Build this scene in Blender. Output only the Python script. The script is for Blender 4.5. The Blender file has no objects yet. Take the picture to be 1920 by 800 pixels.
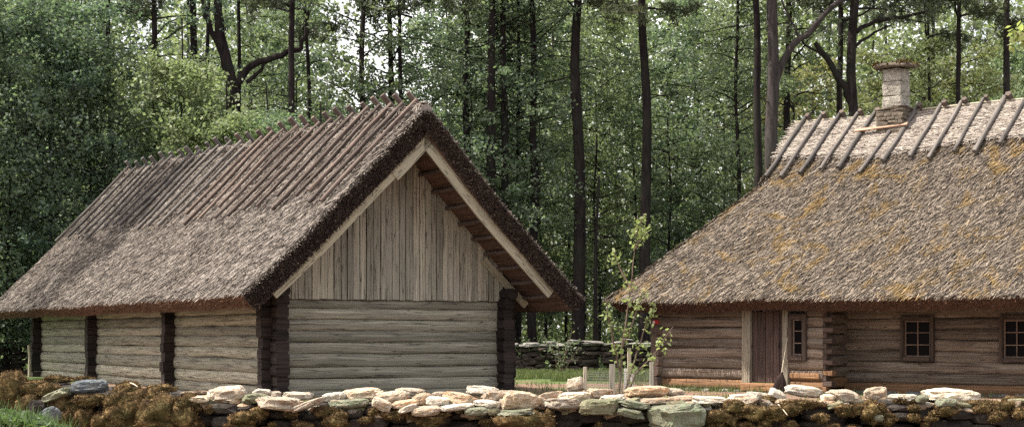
import bpy, math, random
import numpy as np
from mathutils import Vector, Matrix, noise

random.seed(7)
RNG = np.random.default_rng(11)
SC = bpy.context.scene
COL = SC.collection
F, CX, HY, EYE = 2944.0, 960.0, 632.0, 1.3


def at(x, y, Z):
    """photo pixel and depth -> world point (depth is world y, ground is z = 0)"""
    return Vector(((x - CX) / F * Z, Z, EYE + (HY - y) / F * Z))


# ------------------------------------------------------------------ materials
def new_mat(name):
    m = bpy.data.materials.new(name)
    m.use_nodes = True
    nt = m.node_tree
    for n in list(nt.nodes):
        nt.nodes.remove(n)
    out = nt.nodes.new('ShaderNodeOutputMaterial')
    return m, nt, out


def N(nt, typ, **kw):
    n = nt.nodes.new(typ)
    for k, v in kw.items():
        if k.startswith('i_'):
            key = k[2:]
            n.inputs[int(key) if key.isdigit() else key.replace('_', ' ')].default_value = v
        else:
            setattr(n, k, v)
    return n


def ramp(nt, fac, stops):
    r = nt.nodes.new('ShaderNodeValToRGB')
    el = r.color_ramp.elements
    while len(el) > 1:
        el.remove(el[-1])
    el[0].position = stops[0][0]
    el[0].color = (*stops[0][1], 1)
    for p, c in stops[1:]:
        e = el.new(p)
        e.color = (*c, 1)
    nt.links.new(fac, r.inputs['Fac'])
    return r.outputs['Color']


def mixc(nt, fac, a, b, mode='MIX'):
    m = nt.nodes.new('ShaderNodeMix')
    m.data_type = 'RGBA'
    m.blend_type = mode
    for sock, v in ((0, fac), (6, a), (7, b)):
        if isinstance(v, (int, float)):
            m.inputs[sock].default_value = v
        elif isinstance(v, tuple):
            m.inputs[sock].default_value = (*v, 1)
        else:
            nt.links.new(v, m.inputs[sock])
    return m.outputs[2]


def tex(nt, vec, scale, detail=4, rough=0.6, dist=0.0):
    n = N(nt, 'ShaderNodeTexNoise', i_Scale=scale, i_Detail=detail, i_Roughness=rough, i_Distortion=dist)
    if vec is not None:
        nt.links.new(vec, n.inputs['Vector'])
    return n.outputs['Fac']


def mapping(nt, src, scale):
    mp = N(nt, 'ShaderNodeMapping')
    mp.inputs['Scale'].default_value = scale
    nt.links.new(src, mp.inputs['Vector'])
    return mp.outputs['Vector']


def attr(nt, name):
    return N(nt, 'ShaderNodeAttribute', attribute_name=name).outputs['Fac']


def coords(nt, which='Object'):
    return nt.nodes.new('ShaderNodeTexCoord').outputs[which]


def finish(nt, out, color, rough=0.85, bump=None, bump_s=0.4, dist=0.02, spec=0.25):
    p = nt.nodes.new('ShaderNodeBsdfPrincipled')
    if isinstance(color, tuple):
        p.inputs['Base Color'].default_value = (*color, 1)
    else:
        nt.links.new(color, p.inputs['Base Color'])
    p.inputs['Roughness'].default_value = rough
    p.inputs['Specular IOR Level'].default_value = spec
    if bump is not None:
        b = N(nt, 'ShaderNodeBump', i_Strength=bump_s, i_Distance=dist)
        nt.links.new(bump, b.inputs['Height'])
        nt.links.new(b.outputs['Normal'], p.inputs['Normal'])
    nt.links.new(p.outputs[0], out.inputs['Surface'])
    return p


def wood(name, dark, light, wash=None, wash_amt=0.5, crack=0.8, tint=0.7):
    """weathered timber: grain runs along the UV's u; 'tint' varies piece by piece"""
    m, nt, out = new_mat(name)
    uv = coords(nt, 'UV')
    g1 = tex(nt, mapping(nt, uv, (0.9, 26, 1)), 1.0, 6, 0.65, 0.3)
    g2 = tex(nt, mapping(nt, uv, (2.2, 90, 1)), 1.0, 3, 0.6)
    col = ramp(nt, g1, [(0.3, dark), (0.68, light)])
    if wash:
        w = tex(nt, mapping(nt, uv, (0.55, 3.0, 1)), 1.3, 4, 0.6)
        wf = ramp(nt, w, [(0.42, (0, 0, 0)), (0.66, (wash_amt,) * 3)])
        col = mixc(nt, wf, col, wash)
    # drying cracks
    ck = tex(nt, mapping(nt, uv, (0.4, 11, 1)), 1.0, 3, 0.5, 0.35)
    cf = ramp(nt, ck, [(0.478, (1, 1, 1)), (0.497, (1 - crack,) * 3), (0.515, (1, 1, 1))])
    col = mixc(nt, 1.0, col, cf, 'MULTIPLY')
    # knots
    vo = N(nt, 'ShaderNodeTexVoronoi', i_Scale=1.0)
    nt.links.new(mapping(nt, uv, (1.4, 5.5, 1)), vo.inputs['Vector'])
    kf = ramp(nt, vo.outputs['Distance'], [(0.05, (0.25, 0.2, 0.18)), (0.11, (1, 1, 1))])
    col = mixc(nt, 0.8, col, kf, 'MULTIPLY')
    tt = ramp(nt, attr(nt, 'tint'), [(0.0, (tint,) * 3), (1.0, (1.25, 1.22, 1.18))])
    col = mixc(nt, 1.0, col, tt, 'MULTIPLY')
    add = N(nt, 'ShaderNodeMath', operation='ADD')
    nt.links.new(g1, add.inputs[0])
    nt.links.new(g2, add.inputs[1])
    finish(nt, out, col, 0.85, add.outputs[0], 0.6, 0.015)
    return m


def thatch(name, dark, mid, light, moss=None, moss_amt=(0.52, 0.66), wide=None):
    """straw: every stalk has its own 'tint'; moss patches follow object space"""
    m, nt, out = new_mat(name)
    ob = coords(nt, 'Object')
    t = attr(nt, 'tint')
    fine = tex(nt, ob, 22, 3, 0.7)
    mx = N(nt, 'ShaderNodeMath', operation='MULTIPLY_ADD')
    mx.inputs[1].default_value = 0.55
    nt.links.new(t, mx.inputs[0])
    ml = N(nt, 'ShaderNodeMath', operation='MULTIPLY')
    ml.inputs[1].default_value = 0.5
    nt.links.new(fine, ml.inputs[0])
    nt.links.new(ml.outputs[0], mx.inputs[2])
    col = ramp(nt, mx.outputs[0], [(0.18, dark), (0.5, mid), (0.82, light)])
    if wide:
        wv = ramp(nt, tex(nt, ob, 0.45, 3, 0.6), [(0.4, (0, 0, 0)), (0.65, (0.6,) * 3)])
        col = mixc(nt, wv, col, wide, 'MULTIPLY')
    if moss:
        mo = tex(nt, mapping(nt, ob, (1.0, 0.7, 0.7)), 1.15, 8, 0.78, 0.9)
        mf = ramp(nt, mo, [(moss_amt[0], (0, 0, 0)), (moss_amt[1], (0.85,) * 3)])
        mc = ramp(nt, mx.outputs[0], [(0.2, moss[0]), (0.75, moss[1])])
        col = mixc(nt, mf, col, mc)
    finish(nt, out, col, 0.9, fine, 0.5, 0.03, 0.2)
    return m


def leafmat(name, a, b, transl=0.45, trans_col=None):
    m, nt, out = new_mat(name)
    t = attr(nt, 'tint')
    oi = nt.nodes.new('ShaderNodeObjectInfo').outputs['Random']
    col = ramp(nt, t, [(0.0, a), (1.0, b)])
    ov = ramp(nt, oi, [(0.0, (0.8, 0.86, 0.85)), (1.0, (1.2, 1.1, 0.95))])
    col = mixc(nt, 1.0, col, ov, 'MULTIPLY')
    p = nt.nodes.new('ShaderNodeBsdfPrincipled')
    p.inputs['Roughness'].default_value = 0.55
    p.inputs['Specular IOR Level'].default_value = 0.3
    nt.links.new(col, p.inputs['Base Color'])
    tr = nt.nodes.new('ShaderNodeBsdfTranslucent')
    tc = mixc(nt, 1.0, col, trans_col or (1.3, 1.45, 0.85), 'MULTIPLY')
    nt.links.new(tc, tr.inputs['Color'])
    mx = nt.nodes.new('ShaderNodeMixShader')
    mx.inputs[0].default_value = transl
    nt.links.new(p.outputs[0], mx.inputs[1])
    nt.links.new(tr.outputs[0], mx.inputs[2])
    nt.links.new(mx.outputs[0], out.inputs['Surface'])
    return m


def bark(name, a, b):
    m, nt, out = new_mat(name)
    ob = coords(nt, 'Object')
    n1 = tex(nt, mapping(nt, ob, (9, 9, 1.6)), 1.0, 5, 0.7, 0.4)
    n2 = tex(nt, ob, 0.5, 3)
    col = ramp(nt, n1, [(0.35, a), (0.7, b)])
    col = mixc(nt, ramp(nt, n2, [(0.45, (0, 0, 0)), (0.7, (0.5,) * 3)]), col, (0.035, 0.038, 0.027))
    finish(nt, out, col, 0.95, n1, 0.9, 0.04, 0.15)
    return m


def stonemat(name, base, light, stain, lichen, lich_amt=0.55):
    m, nt, out = new_mat(name)
    ob = coords(nt, 'Object')
    oi = nt.nodes.new('ShaderNodeObjectInfo').outputs['Random']
    n1 = tex(nt, ob, 11, 7, 0.75, 0.4)
    n2 = tex(nt, ob, 55, 4, 0.75)
    col = ramp(nt, n1, [(0.3, base), (0.65, light)])
    st = tex(nt, mapping(nt, ob, (7, 7, 17)), 1.0, 6, 0.75)
    col = mixc(nt, ramp(nt, st, [(0.48, (0, 0, 0)), (0.64, (0.8,) * 3)]), col, stain)
    li = tex(nt, ob, 7.5, 7, 0.78, 0.8)
    col = mixc(nt, ramp(nt, li, [(lich_amt, (0, 0, 0)), (lich_amt + 0.1, (0.8,) * 3)]), col, lichen)
    pit = ramp(nt, n2, [(0.36, (0.35, 0.32, 0.3)), (0.5, (1, 1, 1))])
    di = tex(nt, ob, 3.2, 6, 0.72, 0.5)
    col = mixc(nt, ramp(nt, di, [(0.5, (0, 0, 0)), (0.7, (0.6,) * 3)]), col, (0.10, 0.095, 0.075))
    col = mixc(nt, 0.7, col, pit, 'MULTIPLY')
    ov = ramp(nt, oi, [(0.0, (0.82, 0.84, 0.86)), (0.5, (1, 1, 1)), (1.0, (1.12, 1.04, 0.92))])
    col = mixc(nt, 1.0, col, ov, 'MULTIPLY')
    tt = ramp(nt, attr(nt, 'tint'), [(0.0, (0.75,) * 3), (1.0, (1.2,) * 3)])
    col = mixc(nt, 1.0, col, tt, 'MULTIPLY')
    add = N(nt, 'ShaderNodeMath', operation='MULTIPLY_ADD')
    add.inputs[1].default_value = 0.4
    nt.links.new(n2, add.inputs[0])
    nt.links.new(n1, add.inputs[2])
    finish(nt, out, col, 0.9, add.outputs[0], 1.0, 0.05, 0.2)
    return m


M = {}
M['log_grey'] = wood('weathered_grey_log', (0.085, 0.078, 0.072), (0.38, 0.365, 0.30), (0.245, 0.25, 0.19), 0.6)
M['log_end'] = wood('dark_log_end', (0.013, 0.010, 0.010), (0.046, 0.034, 0.031), None, 0, 0.9, 0.5)
M['plank_grey'] = wood('weathered_plank', (0.16, 0.148, 0.13), (0.40, 0.388, 0.325), (0.27, 0.268, 0.215), 0.6)
M['barge'] = wood('barge_plank', (0.19, 0.178, 0.135), (0.42, 0.395, 0.305), (0.27, 0.265, 0.20), 0.6, 0.9)
M['pole_brown'] = wood('brown_pole', (0.055, 0.040, 0.035), (0.185, 0.142, 0.122), (0.12, 0.10, 0.09), 0.5)
M['pole_grey'] = wood('grey_pole', (0.055, 0.05, 0.048), (0.17, 0.155, 0.145), (0.105, 0.098, 0.095), 0.5)
M['log_brown'] = wood('brown_log', (0.040, 0.030, 0.027), (0.255, 0.195, 0.152), (0.24, 0.21, 0.178), 0.6)
M['log_orange'] = wood('orange_log', (0.16, 0.085, 0.045), (0.35, 0.205, 0.11), (0.12, 0.075, 0.05), 0.6)
M['log_brown_end'] = wood('brown_log_end', (0.04, 0.028, 0.026), (0.12, 0.085, 0.07), None, 0)
M['frame_brown'] = wood('brown_frame', (0.042, 0.031, 0.027), (0.115, 0.085, 0.069), None, 0)
M['sash'] = wood('sash_wood', (0.12, 0.085, 0.07), (0.24, 0.175, 0.145), None, 0)
M['frame_pale'] = wood('pale_jamb', (0.11, 0.092, 0.073), (0.27, 0.235, 0.185), (0.24, 0.235, 0.20), 0.5)
M['door'] = wood('door_plank', (0.038, 0.025, 0.024), (0.105, 0.07, 0.062), None, 0)
M['board_orange'] = wood('orange_board', (0.26, 0.15, 0.105), (0.44, 0.285, 0.21), None, 0)
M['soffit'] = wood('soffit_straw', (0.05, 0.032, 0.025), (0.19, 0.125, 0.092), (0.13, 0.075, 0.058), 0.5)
M['post_pale'] = wood('pale_post', (0.25, 0.22, 0.17), (0.48, 0.44, 0.35), None, 0)
M['white'] = wood('white_wrap', (0.55, 0.55, 0.52), (0.75, 0.75, 0.72), None, 0, 0.2)
M['thatch_left'] = thatch('thatch_barn', (0.024, 0.020, 0.018), (0.118, 0.101, 0.089), (0.35, 0.31, 0.275), wide=(0.75, 0.72, 0.70))
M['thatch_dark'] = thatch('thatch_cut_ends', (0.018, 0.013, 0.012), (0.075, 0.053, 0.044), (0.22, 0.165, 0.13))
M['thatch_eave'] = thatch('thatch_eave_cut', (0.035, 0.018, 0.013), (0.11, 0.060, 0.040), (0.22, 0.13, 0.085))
M['thatch_right'] = thatch('thatch_house', (0.018, 0.015, 0.013), (0.094, 0.076, 0.061), (0.30, 0.25, 0.20),
                           moss=((0.07, 0.046, 0.016), (0.27, 0.175, 0.062)), moss_amt=(0.515, 0.61))
M['thatch_ridge'] = thatch('thatch_ridge', (0.055, 0.043, 0.037), (0.205, 0.175, 0.15), (0.37, 0.33, 0.29))
M['leaf_mid'] = leafmat('leaf_mid', (0.082, 0.110, 0.082), (0.205, 0.250, 0.180))
M['leaf_blue'] = leafmat('leaf_bluegreen', (0.080, 0.112, 0.090), (0.205, 0.258, 0.200), 0.45)
M['leaf_bright'] = leafmat('leaf_bright', (0.125, 0.170, 0.10), (0.25, 0.305, 0.20), 0.42, (1.15, 1.3, 0.9))  # leaf colour lightened to stand in for sun on hazels and undergrowth
M['leaf_olive'] = leafmat('leaf_olive', (0.095, 0.105, 0.06), (0.21, 0.22, 0.13))
M['needle'] = leafmat('pine_needle', (0.035, 0.045, 0.032), (0.085, 0.098, 0.068), 0.3)
M['leaf_young'] = leafmat('leaf_young', (0.20, 0.235, 0.10), (0.36, 0.39, 0.20), 0.45)
M['grass'] = leafmat('grass_blade', (0.055, 0.08, 0.035), (0.165, 0.20, 0.095), 0.35)
M['weed'] = leafmat('weed_leaf', (0.05, 0.085, 0.038), (0.14, 0.20, 0.095), 0.35)
M['bark'] = bark('bark_dark', (0.007, 0.005, 0.006), (0.030, 0.022, 0.022))
M['bark_grey'] = bark('bark_grey', (0.022, 0.018, 0.019), (0.08, 0.065, 0.064))
M['bark_twig'] = bark('bark_twig', (0.08, 0.055, 0.045), (0.19, 0.14, 0.11))
M['stone_cream'] = stonemat('limestone_cream', (0.36, 0.30, 0.225), (0.57, 0.51, 0.42), (0.40, 0.24, 0.14), (0.30, 0.30, 0.22), 0.60)
M['stone_white'] = stonemat('limestone_white', (0.50, 0.46, 0.38), (0.70, 0.655, 0.57), (0.50, 0.36, 0.24), (0.42, 0.42, 0.34), 0.62)
M['stone_green'] = stonemat('limestone_green', (0.17, 0.18, 0.125), (0.29, 0.295, 0.22), (0.24, 0.20, 0.14), (0.20, 0.25, 0.15), 0.50)
M['stone_blue'] = stonemat('granite_blue', (0.10, 0.12, 0.14), (0.22, 0.245, 0.26), (0.13, 0.11, 0.10), (0.42, 0.44, 0.42), 0.55)
M['stone_orange'] = stonemat('limestone_orange', (0.36, 0.275, 0.20), (0.55, 0.47, 0.375), (0.42, 0.20, 0.08), (0.30, 0.30, 0.22), 0.62)
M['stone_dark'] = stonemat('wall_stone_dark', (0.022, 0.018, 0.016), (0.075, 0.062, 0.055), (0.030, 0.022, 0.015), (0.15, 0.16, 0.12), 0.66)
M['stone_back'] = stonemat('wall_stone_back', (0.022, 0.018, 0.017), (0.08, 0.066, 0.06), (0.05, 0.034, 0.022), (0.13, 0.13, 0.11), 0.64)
M['stone_cap'] = stonemat('cap_stone_grey', (0.14, 0.15, 0.16), (0.36, 0.37, 0.37), (0.10, 0.085, 0.07), (0.20, 0.22, 0.18), 0.60)
M['chimney'] = stonemat('chimney_stone', (0.20, 0.20, 0.195), (0.44, 0.44, 0.425), (0.09, 0.086, 0.086), (0.50, 0.50, 0.48), 0.52)
M['chimney_base'] = stonemat('chimney_base_stone', (0.12, 0.095, 0.072), (0.26, 0.215, 0.165), (0.07, 0.05, 0.04), (0.19, 0.19, 0.15), 0.6)


def simple(name, col, rough=0.6, metal=0.0):
    m, nt, out = new_mat(name)
    n = tex(nt, coords(nt), 30, 3)
    c = mixc(nt, n, tuple(v * 0.75 for v in col), tuple(min(1, v * 1.2) for v in col))
    p = finish(nt, out, c, rough)
    p.inputs['Metallic'].default_value = metal
    return m


M['wire'] = simple('galvanised_wire', (0.16, 0.165, 0.165), 0.5, 0.6)
M['red'] = simple('red_plastic', (0.32, 0.035, 0.035), 0.5)
M['cream_plastic'] = simple('cream_plastic', (0.7, 0.66, 0.55), 0.5)
M['iron'] = simple('dark_iron', (0.04, 0.035, 0.035), 0.5, 0.6)
M['bristle'] = simple('twig_bristle', (0.045, 0.03, 0.028), 0.9)
M['straw_stick'] = simple('dry_stalk', (0.6, 0.5, 0.38), 0.8)


def glassmat():
    m, nt, out = new_mat('window_glass')
    n = tex(nt, coords(nt), 3, 2)
    p = finish(nt, out, (0.004, 0.003, 0.004), 0.3, n, 0.05, 0.01, 0.05)
    return m


M['glass'] = glassmat()
M['dark_inside'] = simple('dark_interior', (0.01, 0.008, 0.008), 0.9)


def mossmat():
    m, nt, out = new_mat('moss_brown')
    ob = coords(nt, 'Object')
    t = attr(nt, 'tint')
    a = ramp(nt, t, [(0.0, (0.016, 0.010, 0.005)), (0.4, (0.058, 0.038, 0.018)), (0.75, (0.15, 0.10, 0.046)), (1.0, (0.42, 0.295, 0.15))])
    g = ramp(nt, tex(nt, ob, 1.6, 4), [(0.5, (0, 0, 0)), (0.68, (0.55,) * 3)])
    c = mixc(nt, g, a, (0.062, 0.066, 0.022))
    finish(nt, out, c, 0.95, tex(nt, ob, 60, 3), 0.8, 0.02, 0.1)
    return m


M['moss'] = mossmat()


def groundmat():
    m, nt, out = new_mat('ground_earth_grass')
    ob = coords(nt, 'Object')
    n1 = tex(nt, ob, 0.35, 5, 0.6)
    sep = nt.nodes.new('ShaderNodeSeparateXYZ')
    nt.links.new(ob, sep.inputs[0])
    gy = N(nt, 'ShaderNodeMapRange')
    for k_, v_ in ((1, 43.0), (2, 49.0), (3, -.10), (4, .22)):
        gy.inputs[k_].default_value = v_
    nt.links.new(sep.outputs['Y'], gy.inputs[0])
    ga = N(nt, 'ShaderNodeMath', operation='ADD')
    nt.links.new(n1, ga.inputs[0])
    nt.links.new(gy.outputs[0], ga.inputs[1])
    n1 = ga.outputs[0]
    n2 = tex(nt, ob, 5, 6, 0.7)
    n3 = tex(nt, ob, 40, 3, 0.7)
    earth = ramp(nt, n2, [(0.3, (0.10, 0.065, 0.046)), (0.7, (0.26, 0.175, 0.13))])
    grass = ramp(nt, n2, [(0.3, (0.045, 0.075, 0.025)), (0.7, (0.12, 0.16, 0.06))])
    f = ramp(nt, n1, [(0.44, (0, 0, 0)), (0.56, (1, 1, 1))])
    c = mixc(nt, f, earth, grass)
    c = mixc(nt, 0.6, c, ramp(nt, n3, [(0.3, (0.6,) * 3), (0.6, (1.1,) * 3)]), 'MULTIPLY')
    finish(nt, out, c, 0.95, n2, 0.6, 0.05, 0.1)
    return m


def litter():
    m, nt, out = new_mat('forest_floor')
    ob = coords(nt, 'Object')
    n2 = tex(nt, ob, 3, 6, 0.7)
    c = ramp(nt, n2, [(0.3, (0.035, 0.03, 0.018)), (0.55, (0.06, 0.075, 0.03)), (0.75, (0.13, 0.12, 0.06))])
    finish(nt, out, c, 0.95, n2, 0.7, 0.08, 0.1)
    return m


M['ground'] = groundmat()
M['litter'] = litter()


# ------------------------------------------------------------------ objects
def tag(o, label=None, cat=None, group=None, kind=None):
    if label:
        o['label'] = label
    if cat:
        o['category'] = cat
    if group:
        o['group'] = group
    if kind:
        o['kind'] = kind
    return o


def empty(name, loc=(0, 0, 0), rz=0.0):
    o = bpy.data.objects.new(name, None)
    COL.objects.link(o)
    o.location = loc
    o.rotation_euler = (0, 0, rz)
    o.empty_display_size = 0.2
    return o


def link(name, me, parent=None, loc=None):
    o = bpy.data.objects.new(name, me)
    COL.objects.link(o)
    if parent is not None:
        o.parent = parent
    if loc is not None:
        o.location = loc
    return o


class MB:
    """collects shapes for ONE mesh; vertices carry uv (metres along / around the grain) and a tint"""

    def __init__(s):
        s.v, s.f, s.uv, s.t, s.mi, s.sm = [], [], [], [], [], []

    def add(s, verts, faces, uvs=None, tint=0.5, mi=0, smooth=False):
        b = len(s.v)
        s.v.extend([tuple(p) for p in verts])
        s.uv.extend(uvs if uvs is not None else [(p[0], p[2]) for p in verts])
        s.t.extend([tint] * len(verts) if isinstance(tint, (int, float)) else list(tint))
        for f in faces:
            s.f.append(tuple(b + i for i in f))
            s.mi.append(mi)
            s.sm.append(smooth)

    def box(s, c, dx, dy, dz, L=1, W=1, H=1, tint=None, mi=0, bev=0.0, jit=0.0):
        """box at c with unit axes dx (length / grain), dy, dz"""
        c, dx, dy, dz = Vector(c), Vector(dx).normalized(), Vector(dy).normalized(), Vector(dz).normalized()
        t = random.random() if tint is None else tint
        r0 = random.random() * 50
        n = 4
        vs, uvs = [], []
        e = min(bev, W * 0.4, H * 0.4)
        prof = [(-W / 2 + e, -H / 2), (W / 2 - e, -H / 2), (W / 2, -H / 2 + e), (W / 2, H / 2 - e),
                (W / 2 - e, H / 2), (-W / 2 + e, H / 2), (-W / 2, H / 2 - e), (-W / 2, -H / 2 + e)] if e > 0 else \
               [(-W / 2, -H / 2), (W / 2, -H / 2), (W / 2, H / 2), (-W / 2, H / 2)]
        k = len(prof)
        per = [0]
        for i in range(k):
            a, b = prof[i], prof[(i + 1) % k]
            per.append(per[-1] + math.hypot(a[0] - b[0], a[1] - b[1]))
        seg = max(1, int(L / 0.6)) if jit else 1
        for j in range(seg + 1):
            x = -L / 2 + L * j / seg
            oy, oz = (random.uniform(-jit, jit), random.uniform(-jit, jit)) if jit else (0, 0)
            for i, (y, z) in enumerate(prof):
                vs.append(c + dx * x + dy * (y + oy) + dz * (z + oz))
                uvs.append((x + r0, per[i] + r0 * 1.7))
        fs = []
        for j in range(seg):
            for i in range(k):
                i2 = (i + 1) % k
                fs.append((j * k + i, j * k + i2, (j + 1) * k + i2, (j + 1) * k + i))
        s.add(vs, [f[::-1] for f in fs], uvs, t, mi)
        for j, rev in ((0, False), (seg, True)):
            ring = vs[j * k:(j + 1) * k]
            s.add(ring, [tuple(range(k)) if rev is False else tuple(range(k))[::-1]],
                  [(r0 + p[0] * .3, r0 + p[1]) for p in prof], t, mi)

    def tube(s, pts, rad, n=8, tint=None, mi=0, cap_mi=None, smooth=True, wob=0.0, flat=1.0, up=(0, 0, 1), sq=0.0):
        pts = [Vector(p) for p in pts]
        t = random.random() if tint is None else tint
        r0 = random.random() * 50
        if not hasattr(rad, '__len__'):
            rad = [rad] * len(pts)
        vs, uvs = [], []
        L = 0.0
        upv = Vector(up)
        prev = None
        for j, p in enumerate(pts):
            d = (pts[min(j + 1, len(pts) - 1)] - pts[max(j - 1, 0)]).normalized()
            if prev is None:
                side = d.cross(upv)
                if side.length < 1e-3:
                    side = d.cross(Vector((1, 0, 0)))
                side.normalize()
            else:
                side = (prev - d * prev.dot(d)).normalized()
            prev = side
            u2 = side.cross(d).normalized()
            if j:
                L += (p - pts[j - 1]).length
            for i in range(n):
                a = 2 * math.pi * i / n
                r = rad[j]
                if sq:
                    ca, sa_ = math.cos(a), math.sin(a)
                    r *= (1 - sq) + sq * (ca ** 4 + sa_ ** 4) ** -.25
                if wob:
                    r *= 1 + wob * noise.noise(Vector((math.cos(a) * 1.3 + r0, math.sin(a) * 1.3, L * 1.5 + r0)))
                vs.append(p + side * (math.cos(a) * r * flat) + u2 * (math.sin(a) * r))
                uvs.append((L + r0, a * rad[0] + r0 * 1.7))
        m = len(pts)
        fs = []
        for j in range(m - 1):
            for i in range(n):
                i2 = (i + 1) % n
                fs.append((j * n + i, j * n + i2, (j + 1) * n + i2, (j + 1) * n + i))
        s.add(vs, fs, uvs, t, mi, smooth)
        cm = mi if cap_mi is None else cap_mi
        for j, rev in ((0, True), (m - 1, False)):
            if rad[j] < 0.004:
                continue
            ring = vs[j * n:(j + 1) * n]
            idx = tuple(range(n))
            s.add(ring, [idx[::-1] if rev else idx],
                  [(r0 + .2 * math.cos(6.28 * i / n) * .2, r0 + rad[j] * math.sin(6.28 * i / n)) for i in range(n)], t, cm)

    def quads(s, Q, tint, mi=0):
        """Q: (n,4,3) array"""
        b = len(s.v)
        n = len(Q)
        s.v.extend(map(tuple, Q.reshape(-1, 3).tolist()))
        s.uv.extend([(0, 0)] * (4 * n))
        s.t.extend(np.repeat(tint, 4).tolist())
        s.f.extend([(b + 4 * i, b + 4 * i + 1, b + 4 * i + 2, b + 4 * i + 3) for i in range(n)])
        s.mi.extend([mi] * n)
        s.sm.extend([False] * n)

    def mesh(s, name, mats):
        me = bpy.data.meshes.new(name)
        me.from_pydata(s.v, [], s.f)
        for m in (mats if isinstance(mats, (list, tuple)) else [mats]):
            me.materials.append(m)
        me.polygons.foreach_set('material_index', s.mi)
        me.polygons.foreach_set('use_smooth', s.sm)
        a = me.attributes.new('tint', 'FLOAT', 'POINT')
        a.data.foreach_set('value', s.t)
        uvl = me.uv_layers.new(name='UVMap')
        li = np.empty(len(me.loops), dtype=np.int32)
        me.loops.foreach_get('vertex_index', li)
        uvl.data.foreach_set('uv', np.array(s.uv, dtype=np.float32)[li].ravel())
        me.update()
        return me

    def build(s, name, mats, parent=None, loc=None):
        return link(name, s.mesh(name, mats), parent, loc)


def quad_mesh(name, Q, tint, mat):
    """fast mesh of n separate quads"""
    n = len(Q)
    me = bpy.data.meshes.new(name)
    me.vertices.add(4 * n)
    me.vertices.foreach_set('co', np.ascontiguousarray(Q, dtype=np.float32).ravel())
    me.loops.add(4 * n)
    me.loops.foreach_set('vertex_index', np.arange(4 * n, dtype=np.int32))
    me.polygons.add(n)
    me.polygons.foreach_set('loop_start', np.arange(0, 4 * n, 4, dtype=np.int32))
    a = me.attributes.new('tint', 'FLOAT', 'POINT')
    a.data.foreach_set('value', np.repeat(tint, 4).astype(np.float32))
    me.materials.append(mat)
    me.update(calc_edges=True)
    me.validate()
    return me


def unit(a):
    return a / np.maximum(np.linalg.norm(a, axis=-1, keepdims=True), 1e-9)


def leaf_quads(P, rng, size=0.15, ratio=0.62, up=0.55, fold=True):
    """rhombic leaves at points P with mostly upward faces"""
    n = len(P)
    nor = unit(rng.normal(size=(n, 3)) * (1 - up) + np.array([0, 0, up]) * rng.choice([1, 1, 1, .3], n)[:, None])
    d = unit(np.cross(nor, rng.normal(size=(n, 3))))
    w = np.cross(nor, d)
    L = size * rng.uniform(0.65, 1.3, n)[:, None]
    W = L * ratio
    tip = P + d * L * .5 - nor * L * .08
    base = P - d * L * .5 - nor * L * .05
    return np.stack([base, P + w * W * .5, tip, P - w * W * .5], axis=1)


def blade_quads(P, rng, h=0.25, w=0.02, lean=0.35):
    n = len(P)
    a = rng.uniform(0, 6.283, n)
    side = np.stack([np.cos(a), np.sin(a), np.zeros(n)], 1)
    ln = rng.normal(size=(n, 3)) * lean
    ln[:, 2] = 1
    d = unit(ln)
    H = h * rng.uniform(.5, 1.3, n)[:, None]
    b = P
    t = P + d * H
    return np.stack([b - side * w * .5, b + side * w * .5, t + side * w * .12, t - side * w * .12], 1)


# ------------------------------------------------------------------ stones
def ico(sub):
    import bmesh
    bm = bmesh.new()
    bmesh.ops.create_icosphere(bm, subdivisions=sub, radius=1)
    v = np.array([p.co[:] for p in bm.verts])
    f = [tuple(q.index for q in fa.verts) for fa in bm.faces]
    bm.free()
    return v, f


ICO = {k: ico(k) for k in (1, 2, 3, 4)}


def stone_shape(sub, rng, cuts=9, rough=0.05, square=0.55):
    """unit-ish rock inside [-1,1]^3: squarish, with chiselled faces"""
    v, f = ICO[sub]
    v = v.copy()
    p = np.sign(v) * np.abs(v) ** square
    p = p / np.abs(p).max(axis=0)
    for _ in range(cuts):
        n = rng.normal(size=3)
        n /= np.linalg.norm(n)
        d0 = rng.uniform(0.68, 1.02) * (np.abs(n).sum() ** .5)
        d = p @ n
        over = np.clip(d - d0, 0, None)
        p = p - over[:, None] * n
    o = rng.uniform(0, 99, 3)
    out = np.empty_like(p)
    for i, q in enumerate(p):
        k = noise.noise(Vector(q * 1.6 + o)) * rough * 1.6 + noise.noise(Vector(q * 5 + o)) * rough
        if sub >= 4:
            k += noise.noise(Vector(q * 14 + o)) * rough * .45
        out[i] = q * (1 + k)
    return out, f


# small library of low-poly stones for walls built of many stones
LIB = [stone_shape(2, np.random.default_rng(100 + i), 7, 0.07, 0.5)[0] for i in range(14)]
LIBF = ICO[2][1]


def rot_mat(rx, ry, rz):
    return np.array(Matrix.Rotation(rz, 3, 'Z') @ Matrix.Rotation(ry, 3, 'Y') @ Matrix.Rotation(rx, 3, 'X'))


def put_stone(mb, c, dim, rng, tilt=0.08, mi=0):
    k = rng.integers(len(LIB))
    R = rot_mat(rng.normal() * tilt, rng.normal() * tilt, rng.normal() * tilt * 2)
    v = (LIB[k] * (np.array(dim) / 2) * np.array([rng.choice([-1, 1]), 1, 1])) @ R.T + np.array(c)
    flip = False
    mb.add(v.tolist(), LIBF, None, float(rng.uniform()), mi, False)


# ------------------------------------------------------------------ camera, light, sky
cam = bpy.data.cameras.new('camera')
cam.sensor_width = 36.0
cam.lens = F / 1920 * 36.0
cam.shift_y = (HY - 400) / 1920
cam.clip_end = 3000
cam.clip_start = 0.1
co = bpy.data.objects.new('camera', cam)
COL.objects.link(co)
co.location = (0, 0, EYE)
co.rotation_euler = (math.radians(90), 0, 0)
SC.camera = co

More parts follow.
